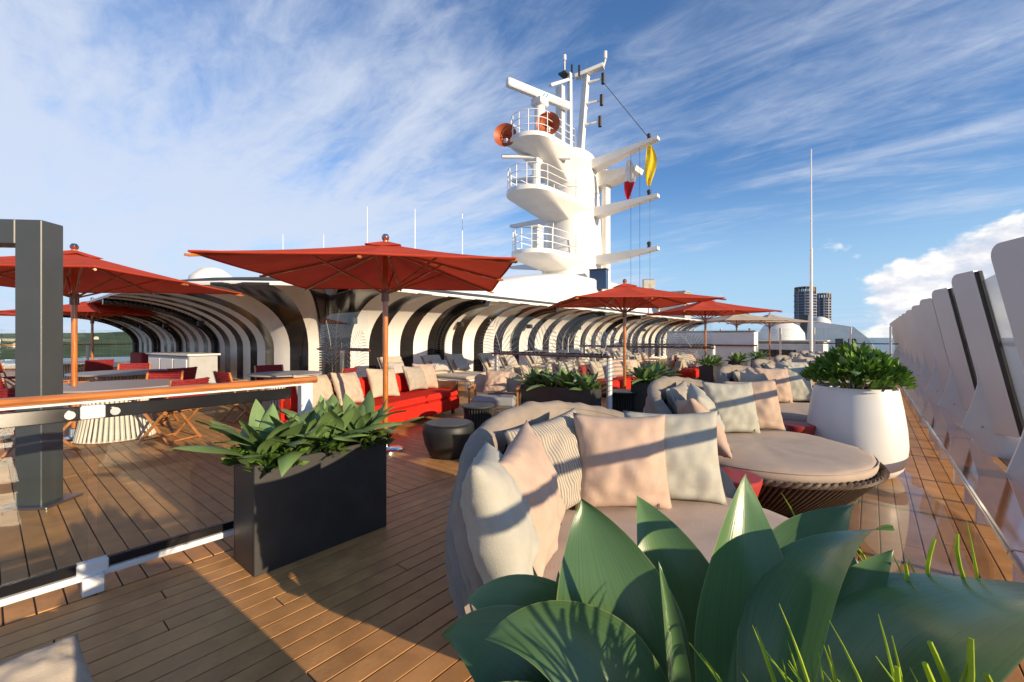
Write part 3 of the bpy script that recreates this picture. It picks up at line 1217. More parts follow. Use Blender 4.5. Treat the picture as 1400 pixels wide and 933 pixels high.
# white board under the handrail joint and grey pergola frame
pg = thing('pergola_frame', 'dark grey square metal frame post with a cross beam', 'frame', (-5.42, .30, 0), R(45))
MB().box((0, 0, 1.185), (.20, .20, 2.37), bev=.006).build('post', 'dark_grey', pg)
MB().box((-1.7, 0, 2.27), (3.2, .20, .20), bev=.006).build('beam', 'dark_grey', pg)
MB().box((-3.4, 0, 1.185), (.20, .20, 2.37), bev=.006).build('post', 'dark_grey', pg)
MB().box((0, 0, .010), (.40, .34, .020), bev=.004).build('base_plate', 'steel', pg)
MB().box((-3.4, 0, .010), (.40, .34, .020), bev=.004).build('base_plate', 'steel', pg)

# ================================================================ CUSHION meshes
def cushion_mesh(name, m, w, h, T, seed, n=26):
    b = MB()

    def side(sg):
        def fn(a, c):
            u, v = 2 * a - 1, 2 * c - 1
            pin = .085
            x = u * w / 2 * (1 - pin * (1 - v * v) * abs(u) ** 2)
            z = v * h / 2 * (1 - pin * (1 - u * u) * abs(v) ** 2)
            th = T / 2 * (max(0, 1 - u ** 2) ** .55) * (max(0, 1 - v ** 2) ** .55)
            th = th * (1 + .16 * noise.noise(V(u * 1.7 + seed, v * 1.7, sg * 2.0)))
            edge = min(1 - abs(u), 1 - abs(v))
            th += .018 * noise.noise(V(u * 3.6 + seed, v * 3.6 + 5, sg)) * min(1, edge * 6) + .010 * (abs(noise.noise(V((u + v) * 3.2 + seed, (u - v) * 7, sg * 3))) - .2) * min(1, edge * 5)
            th += .022 * abs(noise.noise(V(u * 7 + seed, v * 7, 9))) * min(1, edge * 9) * max(0, 1 - edge * 2.2)
            # belly sags
            return (x, sg * th, z - .03 * h * (1 - v * v) * (1 - u * u))
        return fn
    f = side(-1)
    b.grid(lambda a, c: f(a, c), n, n)
    g = side(1)
    k = len(b.v)
    b.grid(lambda a, c: g(1 - a, c), n, n)
    me = b.mesh(name, m, 80)
    bm = bmesh.new()
    bm.from_mesh(me)
    bmesh.ops.remove_doubles(bm, verts=bm.verts, dist=.0008)
    bmesh.ops.recalc_face_normals(bm, faces=bm.faces)
    bm.to_mesh(me)
    bm.free()
    for p in me.polygons:
        p.use_smooth = True
    return me


CU = {
    'grey': [cushion_mesh('cushion', 'cushion_grey', .53, .51, .24, 1.0), cushion_mesh('cushion', 'cushion_grey', .53, .51, .23, 6.3)],
    'pink': [cushion_mesh('cushion', 'cushion_pink', .53, .51, .24, 2.0), cushion_mesh('cushion', 'cushion_pink', .53, .51, .22, 7.7)],
    'beige': [cushion_mesh('cushion', 'cushion_beige', .50, .48, .18, 3.0)],
    'striped': [cushion_mesh('cushion', 'cushion_stripe', .55, .51, .22, 4.0)],
    'pillow': [cushion_mesh('pillow', 'pillow_stripe', .50, .34, .16, 5.0, 12)],
    'sofabeige': [cushion_mesh('cushion', 'cushion_beige', .60, .50, .18, 8.0)],
    'sofastripe': [cushion_mesh('cushion', 'cushion_stripe', .62, .46, .18, 9.0)],
}
TAGM = MB().box((0, 0, 0), (.010, .006, .045)).mesh('care_tag', 'tag', 0)


def cushion(kind, loc, face, tilt, label, roll=0.0, idx=0, name='cushion', group=None, scl=1.0):
    """face: direction (angle) the front looks to; tilt: lean back"""
    me = CU[kind][idx % len(CU[kind])]
    o = obj_from(name, me, None, loc)
    o.rotation_mode = 'QUATERNION'
    q = Matrix.Rotation(face + PI / 2, 3, 'Z') @ Matrix.Rotation(-tilt, 3, 'X') @ Matrix.Rotation(roll, 3, 'Y')
    o.rotation_quaternion = q.to_quaternion()
    o.scale = (scl, scl, scl)
    tag(o, label, 'cushion' if name == 'cushion' else 'pillow', group)
    return o


# ================================================================ DAYBEDS
DR, BACK = .85, R(166)       # radius, direction of the middle of the back
ARC = R(84)


def hgt(t):                   # rim height along the back, t in -1..1
    return .46 + .50 * max(0, math.cos(t * PI / 2)) ** .62


def make_daybed():
    t = thing('daybed', '', 'daybed', (0, 0, 0))
    MB().lathe([(.36, .02), (.46, .05), (.60, .14), (.73, .27), (.80, .37), (.76, .375), (.3, .375)], 56).build('basket_core', 'wicker_dark', t, 60)
    b = MB()
    n = 132
    prof = [(.40, .015), (.50, .055), (.63, .145), (.755, .275), (.83, .375)]
    for k in range(n):
        w = 2 * PI * k / n
        dw = 2 * PI / n * .30
        vs = []
        for (r, z) in prof:
            for s_, off in ((-dw, 0.0), (-dw * .5, .011), (dw * .5, .011), (dw, 0.0)):
                vs.append(((r + off) * math.cos(w + s_ + z * .5), (r + off) * math.sin(w + s_ + z * .5), z - off * .7))
        fs = [(i * 4 + j, i * 4 + j + 1, (i + 1) * 4 + j + 1, (i + 1) * 4 + j) for i in range(4) for j in range(3)]
        b.add(vs, fs)
    k = b.build('woven_strands', 'wicker', t, 60)
    k['kind'] = 'stuff'
    b = MB()
    for ph, rr_ in ((0, .845), (PI, .845)):
        pts = []
        for k in range(180):
            w = 2 * PI * k / 180
            a = w * 45 + ph
            pts.append(((rr_ + .013 * math.cos(a)) * math.cos(w), (rr_ + .013 * math.cos(a)) * math.sin(w), .383 + .013 * math.sin(a)))
        b.tube(pts, .016, 5, closed=True)
    b.build('rim', 'wicker', t, 60)
    # pad
    prof = [(.05, .37), (.76, .37), (.80, .385), (.815, .42), (.80, .455), (.765, .47), (.70, .478), (.55, .484), (.35, .487), (.18, .488), (.02, .488)]
    pb = MB().lathe(prof, 72)
    nv = []
    for (x, y, z) in pb.v:
        if z > .45:
            z += .014 * noise.noise(V(x * 3, y * 3, 2)) + .009 * noise.noise(V(x * 8, y * 8, 4))
        r = math.hypot(x, y)
        if r > .7:
            f = 1 + .012 * noise.noise(V(x * 6, y * 6, z * 8))
            x, y = x * f, y * f
        nv.append((x, y, z))
    pb.v = nv
    pd_ = pb.build('seat_pad', 'pad', t, 60)
    MB().tube([(.806 * math.cos(2 * PI * k / 72), .806 * math.sin(2 * PI * k / 72), .452) for k in range(72)], .006, 5, closed=True).build('piping', 'pad', pd_)
    # back shell (wicker)
    b = MB()
    NA = 72

    def sh(a, h, off):
        tt = 2 * a - 1
        w = BACK + tt * ARC
        z0, z1 = .38, hgt(tt) - .02
        r = .83 + .06 * h + off
        z = z0 + (z1 - z0) * h
        return (r * math.cos(w), r * math.sin(w), z)
    b.grid(lambda a, h: sh(a, h, 0), NA, 6)
    b.grid(lambda a, h: sh(1 - a, h, .025), NA, 6)
    bk = b.build('back_shell', 'wicker_dark', t, 60)
    b = MB()
    for k in range(150):
        a = (k + .5) / 150
        b.tube([sh(a, h / 4, -.012) for h in range(5)], .0085, 4, cap=False)
    s_ = b.build('back_strands', 'wicker', bk, 60)
    s_['kind'] = 'stuff'
    # folded hood: draped over the rim, pleats stacked outside
    prof = []
    for j in range(6):                       # inner flap from its hem up to the top
        prof.append((-.038 - .014 * math.sin(PI * j / 5), -.20 + .20 * j / 5, 1))
    for j in range(7):
        w = PI - PI * j / 6
        prof.append((.012 + .055 * math.cos(w), .0 + .035 * math.sin(w), .6))
    nf = 6
    for j in range(nf * 4 + 1):
        q = j / (nf * 4)
        saw = (j % 4) / 4
        prof.append((.060 + .030 * (1 - saw) * min(1, 3 * q) + .020 * math.sin(PI * q), -.02 - q * 1.0, 1.2))
    NH = 190
    vs, fs = [], []
    for i in range(NH + 1):
        tt = (2 * i / NH - 1) * 1.03
        tc_ = max(-1, min(1, tt))
        w = BACK + tt * ARC
        top = hgt(tc_)
        wr = noise.noise(V(tt * 7, 0, 3.3))
        wr2 = abs(noise.noise(V(tt * 12, 1, 7.3))) * 2.6 - .5
        hem = .70 + .75 * noise.noise(V(tt * 4.2, 2, 1.1)) + .18 * wr2
        fade = max(.12, math.cos(tc_ * PI / 2) ** .5)
        for (ro, zo, amp) in prof:
            if zo < -.015 and ro > 0.03:
                q = -zo
                drop = (top - .36)
                z = top + zo * drop + .010 * wr * (1 - q)
                rr_ = .86 + ro + .012 * wr * amp + .010 * wr2 * q
            elif ro < -.037:
                z = top + zo * max(.25, fade) * hem
                rr_ = .86 + ro - .030 * abs(wr) - .030 * wr2 * abs(zo) * 4
            else:
                z = top + zo + .016 * wr * amp + .012 * wr2 * amp
                rr_ = .86 + ro + .010 * wr * amp
            vs.append((rr_ * math.cos(w), rr_ * math.sin(w), z))
    m = len(prof)
    for i in range(NH):
        for j in range(m - 1):
            fs.append((i * m + j, (i + 1) * m + j, (i + 1) * m + j + 1, i * m + j + 1))
    hd = MB().add(vs, fs).build('folded_hood', 'hood', t, 50)
    # gathered tie bundles at both ends
    for sg in (-1, 1):
        w = BACK + sg * ARC * 1.0
        d = V(math.cos(w), math.sin(w), 0)
        tn = V(-d.y, d.x, 0) * sg
        b = MB()
        for q in range(7):
            aa = (q - 3) / 3
            p0 = d * (.905 + .015 * aa) - tn * (.22 + .03 * abs(aa)) + V(0, 0, .53 + .03 * aa)
            p1 = d * (.92 + .012 * aa) - tn * .12 + V(0, 0, .47 + .02 * aa)
            p2 = d * .935 - tn * .03 + V(0, 0, .405 + .010 * aa)
            p3 = d * (.94 + .018 * aa) + tn * .03 + V(0, 0, .34 + .012 * abs(aa))
            b.tube([p0, p1, p2, p3], [.022, .028, .018, .026], 7)
        b.build('hood_tie', 'hood', hd, 75)
        MB().lathe([(.03, -.012), (.03, .012)], 12, tuple(d * .955 + tn * .01 + V(0, 0, .36))).build('buckle', 'steel', t)
    return t


# children depend on the empty at the origin; they are placed with it
db = make_daybed()
DY = [1.985, 4.30, 6.72, 9.05, 11.35, 13.65, 15.95]
DL = ['round wicker daybed with folded grey hood right behind the giant foreground agave',
      'round wicker daybed with folded hood beside the white pot, second of its row',
      'round wicker daybed just beyond the white pot, third of its row',
      'round wicker daybed with folded hood, fourth of its row from the giant agave',
      'round wicker daybed with folded hood, fifth of its row from the giant agave',
      'round wicker daybed with folded hood, sixth of its row from the giant agave',
      'round wicker daybed with folded hood, last of its row by the glass end screen']
DX = -.76
for i, y in enumerate(DY):
    if i == 0:
        db.location = (DX, y, 0)
        db['label'] = DL[0]
        db['group'] = 'round daybeds in a row'
    else:
        dup(db, (DX, y, 0), R((3, -4, 2, -3, 4, 0)[i - 1]), DL[i], 'round daybeds in a row')

rc = random.Random(2)
for i, y in enumerate(DY):
    o_ = ORD[i]
    # bottom middle of each cushion from the daybed's centre, facing, kind, lean, roll
    spots = [(-.26, -.66, 40, 'grey', 16, 5, 0), (-.30, -.42, 24, 'pink', 15, -7, 1), (-.46, .02, -14, 'striped', 22, -7, 0),
             (-.24, .26, -46, 'pink', 15, 2, 0), (-.07, .53, -58, 'grey', 15, -1, 1)]
    if i % 2:
        spots = [(-.16, -.64, 30, 'pink', 32, 8, 1), (-.26, -.36, 26, 'grey', 20, -4, 0), (-.50, -.04, -4, 'striped', 24, -5, 0),
                 (-.22, .22, -44, 'grey', 18, 3, 1), (-.10, .50, -56, 'pink', 16, -3, 0)]
    names = ['at the forward end', 'next to the forward end', 'in the middle', 'next to the after end', 'at the after end']
    for j, (dx, dy, fa_, kk, ti, ro, ix) in enumerate(spots):
        if i == 0:
            dy -= .06 if j < 3 else .085
        fa_, ro = R(fa_), R(ro)
        if i > 0:
            fa_ += rc.uniform(-.10, .10)
            ro += rc.uniform(-.06, .06)
        ti = R(ti)
        hh = .245
        p = V(DX + dx - hh * math.sin(ti) * math.cos(fa_), y + dy - hh * math.sin(ti) * math.sin(fa_), .480 + hh * math.cos(ti) + .012)
        cc = cushion(kk, p, fa_, ti, f'{kk} cushion on the {o_} daybed, {ORD[j]} along its back from the giant agave', ro, ix)
        tg = obj_from('care_tag', TAGM, cc, (.17 if j % 2 else -.17, -.045, -.215))

# pillow in the near corner belongs to a daybed forward of the picture
CU['near'] = [cushion_mesh('cushion', 'cushion_beige', .46, .46, .16, 11.0)]
ccn = cushion('near', (-2.31, .065, .095), R(30), R(64), 'pale beige cushion lying on the planks beside the glass railing', R(18))

# red side tables
def make_side_table():
    t = thing('side_table', '', 'table')
    MB().lathe([(.11, 0), (.115, .01), (.125, .15), (.15, .35), (.178, .44), (.178, .447)], 36).build('body', 'red_table', t, 40)
    MB().lathe([(.172, .445), (.180, .449), (.180, .470), (.174, .476), (.02, .476)], 36).build('table_top', 'red_table', t, 40)
    return t


st = make_side_table()
for i, (x, y, l) in enumerate([(-.72, 3.19, 'small red round side table between the first and second daybeds'),
                               (-.62, 5.55, 'small red round side table hidden behind the white pot'),
                               (-.62, 7.90, 'small red round side table between the third and fourth daybeds'),
                               (-.62, 10.2, 'small red round side table between the fourth and fifth daybeds')]):
    if i == 0:
        st.location = (x, y, 0)
        st['label'] = l
    else:
        dup(st, (x, y, 0), 0, l)

# ================================================================ PLANTS
def leaf_mb(base, ctrl, tip, width, side, fold=.25, nl=12, nw=6, wave=0.0, seed=0.0, taper=.95, basew=.35):
    base, ctrl, tip, side = Vector(base), Vector(ctrl), Vector(tip), Vector(side).normalized()
    b = MB()
    pk = .5

    def cen(s_):
        return base * (1 - s_) ** 2 + ctrl * 2 * s_ * (1 - s_) + tip * s_ * s_

    def fn(a, c):
        s_ = a
        v = 2 * c - 1
        p = cen(s_)
        t = (cen(min(1, s_ + .01)) - cen(max(0, s_ - .01))).normalized()
        sd_ = (side - t * side.dot(t)).normalized()
        nn = sd_.cross(t)
        w = width / 2 * (basew + (1 - basew) * math.sin(min(1, s_ / .62) * PI / 2)) * (1 if s_ < .42 else max(0.004, 1 - ((s_ - .42) / .58) ** 1.55) ** taper)
        cup = fold * (abs(v) ** 1.7) * w
        wv = wave * width * math.sin(7 * s_ + seed + (2 if v > 0 else 0)) * v * v
        return p + sd_ * (v * w) + nn * (cup + wv)
    b.grid(fn, nl, nw, uv=True)
    return b


leafs = []
for i, (bend, wd, fold) in enumerate(((.12, .150, .26), (.22, .165, .30), (.06, .14, .24), (.30, .15, .28), (.17, .17, .34))):
    b = leaf_mb((0, 0, 0), (0.02, 0, .26), (bend, 0, .43 - .25 * bend), wd, (0, 1, 0), fold, 9, 4, .05, i * 1.7)
    leafs.append(b.mesh('leaf', 'agave', 180))


def agave(loc, scale, label, n, seed, group=None, spread=1.0):
    rr = random.Random(seed)
    t = thing('agave_plant', label, 'plant', loc, 0, group)
    for k in range(n):
        f = k / max(1, n - 1)
        az = k * 2.39996 + rr.uniform(-.25, .25)
        tilt = R(4) + f ** 1.1 * R(44) * spread + rr.uniform(-.12, .12)
        s_ = scale * (.80 + .30 * f) * rr.uniform(.88, 1.12)
        o = obj_from('leaf', leafs[rr.randrange(5)], t)
        o.rotation_mode = 'QUATERNION'
        o.rotation_quaternion = (Matrix.Rotation(az, 3, 'Z') @ Matrix.Rotation(tilt, 3, 'Y') @ Matrix.Rotation(rr.uniform(-.25, .25), 3, 'Z')).to_quaternion()
        o.location = (.025 * f * math.cos(az), .025 * f * math.sin(az), -.02 * f)
        o.scale = (s_, s_ * rr.uniform(.9, 1.15), s_)
    return t


def cover_mesh(name, m, pts, size, seed, up=.5):
    """clumps of small pointed leaves in one part"""
    rr = random.Random(seed)
    b = MB()
    for (p, nrm) in pts:
        p, nrm = Vector(p), Vector(nrm)
        d = (nrm + V(rr.uniform(-1, 1), rr.uniform(-1, 1), rr.uniform(-.4, 1) * up)).normalized()
        sd_ = d.cross(V(rr.uniform(-1, 1), rr.uniform(-1, 1), rr.uniform(-1, 1))).normalized()
        L = size * rr.uniform(.7, 1.35)
        w = L * rr.uniform(.16, .26)
        nn = sd_.cross(d)
        mid = p + d * L * .5 + nn * L * .06
        tip = p + d * L - nn * L * .04
        b.add([p, mid - sd_ * w, tip, mid + sd_ * w, mid - nn * L * .03], [(0, 1, 4), (1, 2, 4), (2, 3, 4), (3, 0, 4)])
    return b


def box_planter(loc, size, rz, label, plants, seed):
    t = thing('planter_box', label, 'planter', loc, rz)
    w, l, h = size
    # open box: four walls, rim and soil
    b = MB()
    th = .02
    b.box((-w / 2 + th / 2, 0, h / 2), (th, l, h), bev=.004).box((w / 2 - th / 2, 0, h / 2), (th, l, h), bev=.004)
    b.box((0, -l / 2 + th / 2, h / 2), (w - 2 * th - .001, th - .001, h - .001), bev=.003).box((0, l / 2 - th / 2, h / 2), (w - 2 * th - .001, th - .001, h - .001), bev=.003)
    b.build('box_walls', 'black_planter', t)
    MB().box((0, 0, h / 2 - .04), (w - 2 * th - .004, l - 2 * th - .004, h - .1)).build('soil', 'soil', t)
    return t


def planter_with_agaves(loc, size, rz, plabel, alabel, nplants, seed, scale=1.0, cover=True, n=17, anchor='the giant agave'):
    box_planter(loc, size, rz, plabel, nplants, seed)
    w, l, h = size
    M = Matrix.Translation(loc) @ Matrix.Rotation(rz, 4, 'Z')
    rr = random.Random(seed)
    grp = alabel
    for k in range(nplants):
        q = M @ V(rr.uniform(-.03, .03), (-.5 + (k + .5) / nplants) * (l - .08), h - .03)
        agave(q, scale * rr.uniform(.92, 1.08), f'{alabel}, {ORD[k]} from {anchor}', n, seed * 10 + k, grp)
    if cover:
        pts = []
        for _ in range(620):
            e = rr.random()
            y = rr.uniform(-l / 2, l / 2)
            x = rr.uniform(-w / 2, w / 2)
            if e < .62:
                x = w / 2 * rr.uniform(.75, 1.05)
                nr = (1, 0, .3)
            elif e < .8:
                y = -l / 2 * rr.uniform(.8, 1.06)
                nr = (0, -1, .3)
            else:
                nr = (0, 0, 1)
            cl = noise.noise(V(x * 5, y * 5, seed))
            if cl < -.12:
                continue
            q = M @ V(x, y, h + rr.uniform(-.05, .05))
            pts.append((q, M.to_3x3() @ V(*nr)))
        c = cover_mesh('c', 'cover', pts, .085, seed).build('ground_cover', 'cover', None, 0)
        tag(c, f'small leafy ground cover spilling over the {plabel}', 'ground cover', None, 'stuff')


planter_with_agaves((-2.935, 1.45, 0), (.33, .90, .65), 0, 'black box planter at the end of the glass railing', 'green agave in the black planter by the glass railing', 4, 21, 1.02, n=19, anchor='the giant agave')
planter_with_agaves((-3.95, 6.02, 0), (.34, 1.35, .60), R(90), 'black box planter against the glass divider', 'green agave in the black planter against the glass divider', 4, 22, .98, n=16, anchor='the white divider post')
planter_with_agaves((-2.95, 7.45, 0), (.38, .95, .66), 0, 'black box planter behind the second daybed', 'green agave in the black planter behind the second daybed', 3, 23, 1.0, n=16)
planter_with_agaves((-3.35, 12.6, 0), (.36, .95, .64), 0, 'black box planter behind the fourth daybed', 'green agave in the black planter behind the fourth daybed', 3, 24, .95, False, n=14)
planter_with_agaves((-3.25, 15.2, 0), (.36, .95, .64), 0, 'black box planter behind the fifth daybed', 'green agave in the black planter behind the fifth daybed', 3, 25, .95, False, n=14)
planter_with_agaves((-3.15, 18.0, 0), (.36, .95, .64), 0, 'black box planter behind the last daybed', 'green agave in the black planter behind the last daybed', 3, 26, .95, False, n=14)


# white round pots
def white_pot(loc, label, sc=1.0, sr=1.0):
    t = thing('flower_pot', label, 'pot', loc)
    t.scale = (sr, sr, sc)
    prof = [(.26, .0), (.33, .02), (.385, .09), (.415, .20), (.425, .32), (.415, .48), (.392, .66), (.365, .82), (.352, .885), (.348, .892), (.336, .892), (.33, .88), (.335, .80)]
    MB().lathe(prof, 64, cap=False).add([(0, 0, 0.001)], []).build('body', 'white_paint', t, 60)
    MB().lathe([(.02, .80), (.334, .80), (.334, .84), (.02, .845)], 32).build('soil', 'soil', t)
    return t


white_pot((-.13, 5.80, 0), 'tall white round pot full of leafy shrub between the daybeds')
white_pot((-.13, .52, 0), 'white round pot under the big agave leaves', .86, .82)

# shrub in the far pot
sh_ = thing('leafy_shrub', 'dense bright green shrub growing in the white pot', 'shrub', (-.13, 5.80, .84))
rr = random.Random(31)
pts = []
for k in range(2600):
    w = rr.uniform(0, 2 * PI)
    f = rr.random() ** .6
    el = rr.random()
    r = .40 * math.sqrt(el) * rr.uniform(.85, 1.08)
    z = .38 * (1 - (r / .46) ** 2) * rr.uniform(.5, 1.08) + .02 + .05 * noise.noise(V(math.cos(w) * 3 * r * 4, math.sin(w) * 3 * r * 4, 2))
    pts.append(((r * math.cos(w), r * math.sin(w), z), (math.cos(w) * r * 2.2, math.sin(w) * r * 2.2, .75)))
c = cover_mesh('c', 'bush', pts, .095, 5, up=.9).build('foliage', 'bush', sh_, 0)
c['kind'] = 'stuff'
for k in range(9):
    w = k * 2.4
    MB().tube([(.05 * math.cos(w), .05 * math.sin(w), -.05), (.14 * math.cos(w), .14 * math.sin(w), .08), (.24 * math.cos(w), .24 * math.sin(w), .16)], [.012, .009, .005], 6).build('stem', 'dark_rail_wood', sh_)
agave((-.15, 5.62, 1.02), .66, 'agave rosette half buried in the shrub of the white pot', 12, 77)
# big foreground agave
fa = thing('giant_agave', 'huge dark green agave with broad pointed leaves in the foreground pot', 'plant', (0, 0, 0))
BIG = [
    # base, ctrl, tip, width, side, fold
    ((-.185, .500, .85), (-.250, .515, 1.05), (-.318, .541, 1.170), .175, (.75, .62, .1), .16),
    ((-.165, .640, .85), (-.205, .655, 1.03), (-.300, .690, 1.138), .130, (.78, .60, .1), .22),
    ((-.118, .545, .85), (-.112, .575, 1.06), (-.133, .668, 1.212), .135, (.80, .60, 0), .22),
    ((-.070, .505, .86), (-.095, .555, 1.185), (.022, .732, 1.160), .135, (.77, -.50, .52), .30),
    ((-.105, .690, .86), (-.112, .740, 1.09), (-.014, .845, 1.150), .120, (.80, .30, .4), .25),
    ((-.035, .600, .84), (-.010, .645, 1.225), (.360, .850, 1.090), .265, (.62, -.66, .42), .18),
    ((-.145, .500, .86), (-.235, .455, 1.105), (-.356, .380, 1.040), .110, (.0, .58, .81), .22),
    ((-.200, .540, .85), (-.34, .500, 1.06), (-.480, .470, .998), .125, (.0, .55, .83), .22),
    ((-.190, .500, .83), (-.33, .440, 1.04), (-.455, .400, .990), .14, (.0, .55, .83), .22),
    ((-.170, .470, .80), (-.29, .385, 1.00), (-.400, .340, .93), .14, (.0, .55, .83), .22),
    ((-.230, .560, .80), (-.33, .52, .98), (-.40, .50, .93), .12, (.0, .55, .83), .22),
    ((-.150, .490, .85), (-.160, .490, 1.04), (-.190, .497, 1.142), .026, (.75, .62, .1), .4),
    ((-.085, .66, .86), (-.05, .70, 1.02), (.024, .792, 1.110), .085, (.8, .3, .3), .25),
    ((-.05, .70, .86), (-.02, .78, 1.0), (-.045, .905, 1.085), .085, (.8, .3, .3), .25),
    ((-.14, .42, .82), (-.16, .30, 1.0), (-.2, .2, 1.0), .12, (.9, .2, .2), .25),
]
for i, (a, c_, t_, w, sd_, fo) in enumerate(BIG):
    b = leaf_mb(a, c_, t_, w, sd_, fo, 26, 10, .035, i * 1.3, basew=.42)
    lf = b.build('leaf', 'agave_big', fa, 180)

# small dark shrub sprigs between the agave and the daybed
sg_ = thing('shrub_sprigs', 'small dark green leafy sprigs beside the giant agave', 'plant', (-.39, .595, .80))
rr = random.Random(9)
lm = leaf_mb((0, 0, 0), (.012, 0, .03), (.022, 0, .062), .017, (0, 1, 0), .3, 6, 4).mesh('leaf', 'agave', 180)
for k in range(13):
    q_ = rr.uniform(-1, 1)
    cx, cy = .045 * q_ + rr.uniform(-.02, .02), .06 * q_ + rr.uniform(-.03, .03)
    zt = rr.uniform(.08, .15)
    MB().tube([(cx * .5, cy * .5, -.02), (cx, cy, zt)], .003, 5).build('stem', 'dark_rail_wood', sg_)
    for q in range(9):
        f = q / 9
        o = obj_from('leaf', lm, sg_, (cx * (.5 + .5 * f), cy * (.5 + .5 * f), -.02 + (zt + .02) * f), (0, rr.uniform(.1, .9) * (1.2 - f), q * 2.4 + k), [rr.uniform(.8, 1.5)] * 3)

# bright grass in the near right corner
gr = thing('grass_tuft', 'bright yellow green curly grass beside the giant agave', 'grass', (.02, .425, .945))
rr = random.Random(17)
for k in range(95):
    f0 = rr.random()
    far_ = k % 8 == 0
    bx_, by_ = -.06 + .15 * f0 + rr.gauss(0, .010), (-.01 + .03 * f0 + rr.gauss(0, .010)) + (.36 if far_ else 0)
    h_ = rr.uniform(.12, .24) + (.0 if far_ else 0)
    az = R(150) + rr.gauss(0, .9)
    ben = rr.uniform(.02, .13)
    cur = (k % 3 == 0) and f0 > .45
    pts = []
    for q in range(11):
        f = q / 10
        wig = .007 * math.sin(f * 8 + k) * f if cur else 0
        b_ = .02 if cur else ben
        pts.append((bx_ + b_ * f * f * math.cos(az) + wig, by_ + b_ * f * f * math.sin(az) + wig * .6, h_ * f - (.35 * b_ * f ** 3 if not cur else 0)))
    rad = [.0021] * 7 + [.0018, .0013, .0009, .0003] if not cur else [.0025] * 10 + [.0017]
    MB().tube(pts, rad, 5).build('grass_blade', 'grass', gr)

# ================================================================ LOUNGE FURNITURE
# red sofa
so_ = thing('sofa', 'long red upholstered sofa with scatter cushions under the red parasol', 'sofa', (-5.95, 4.05, 0), R(15))
# local: +x is the front, y runs along
MB().box((.0, 0, .20), (.95, 3.0, .22), bev=.03).build('seat_base', 'red_sofa', so_)
for k in range(3):
    MB().box((.06, -1.0 + k, .375), (.84, .985, .13), bev=.045).build('seat_cushion', 'red_sofa', so_)
    MB().box((-.36, -1.0 + k, .58), (.24, .96, .36), bev=.06, mtx=Matrix.Rotation(R(-8), 4, 'Y')).build('back_cushion', 'red_sofa', so_)
MB().box((-.46, 0, .42), (.06, 3.0, .46), bev=.015).build('back_frame', 'red_sofa', so_)
MB().box((.0, 1.53, .36), (.8, .06, .44), bev=.015).build('arm', 'dark_rail_wood', so_)
for x in (-.38, .38):
    for y in (-1.4, 1.4):
        MB().box((x, y, .045), (.05, .05, .09)).build('leg', 'dark_rail_wood', so_)
Ms = Matrix.Translation((-5.95, 4.05, 0)) @ Matrix.Rotation(R(15), 4, 'Z')
for (x, y, kk, tw, l) in [(-.10, -1.25, 'sofabeige', 0, 'beige cushion on the red sofa end by the glass railing'),
                          (-.02, -.75, 'sofabeige', .2, 'beige cushion second along the red sofa from the glass railing'),
                          (-.08, .05, 'sofabeige', -.1, 'large beige cushion in the middle of the red sofa'),
                          (-.10, .92, 'sofastripe', .1, 'wide striped cushion on the red sofa end by the armchair'),
                          (-.16, 1.30, 'pink', -.2, 'pale pink cushion behind the striped one on the red sofa')]:
    p = Ms @ V(x, y, .44 + .235)
    cushion(kk, p, R(15) + tw, R(22), l, .06)

# drum tables
b = thing('drum_table', 'solid black drum table before the red sofa', 'table', (-3.86, 3.50, 0))
MB().lathe([(.19, 0), (.22, .02), (.28, .16), (.305, .29), (.30, .37), (.285, .388), (.265, .392)], 48).build('body', 'black_matte', b, 50)
MB().lathe([(.262, .386), (.262, .397), (.02, .397)], 48).build('table_top', 'dark_grey', b)


def slat_table(loc, label, r, h, ms, mt, n, cat='table', topr=None, name='slatted_table'):
    t = thing(name, label, cat, loc)
    me = MB().tube([(r * 1.0, 0, .01), (r * .90, 0, h * .3), (r * .80, 0, h * .62), (r * .86, 0, h * .95)], r * .033 + .003, 6).mesh('slat', ms, 60)
    for k in range(n):
        obj_from('slat', me, t, (0, 0, 0), (0, 0, 2 * PI * k / n))
    MB().lathe([(r * .80, .02), (r * .70, h * .5), (r * .72, h * .94)], 24).build('core', 'wicker_dark' if ms != 'slat_cream' else 'cabinet_grey', t)
    MB().lathe([(r * .97, 0), (r * 1.05, .012), (r * .97, .025)], 32).build('foot_ring', ms, t)
    tr = topr or r * 1.06
    MB().lathe([(tr - .02, h - .028), (tr, h - .018), (tr, h - .006), (tr - .006, h), (.02, h)], 56).build('table_top', mt, t, 40)
    return t


slat_table((-4.50, 4.66, 0), 'black slatted side table next to the solid black drum', .24, .40, 'black_matte', 'dark_grey', 30)
slat_table((-3.30, 7.0, 0), 'black slatted table beyond the white divider post', .26, .48, 'black_matte', 'dark_grey', 30)
b = thing('drum_table', 'black drum table between the glass divider and third daybed', 'table', (-3.55, 9.1, 0))
MB().lathe([(.2, 0), (.23, .02), (.28, .2), (.29, .38), (.27, .42)], 40).build('body', 'black_matte', b, 50)
MB().lathe([(.265, .415), (.265, .425), (.02, .425)], 40).build('table_top', 'dark_grey', b)

# dining tables
slat_table((-8.15, 1.18, 0), 'round grey dining table with white slatted drum base under the parasol', .42, .74, 'slat_cream', 'table_grey', 44, topr=.80, name='dining_table')
slat_table((-11.0, 1.7, 0), 'round grey dining table second behind the parasol pole', .42, .74, 'slat_cream', 'table_grey', 44, topr=.80, name='dining_table')
slat_table((-16.2, 1.5, 0), 'round grey dining table farthest away on the terrace', .42, .74, 'slat_cream', 'table_grey', 44, topr=.80, name='dining_table')
slat_table((-8.35, 3.55, 0), 'round grey dining table beside the striped wall corner', .40, .74, 'slat_cream', 'table_grey', 44, topr=.62, name='dining_table')


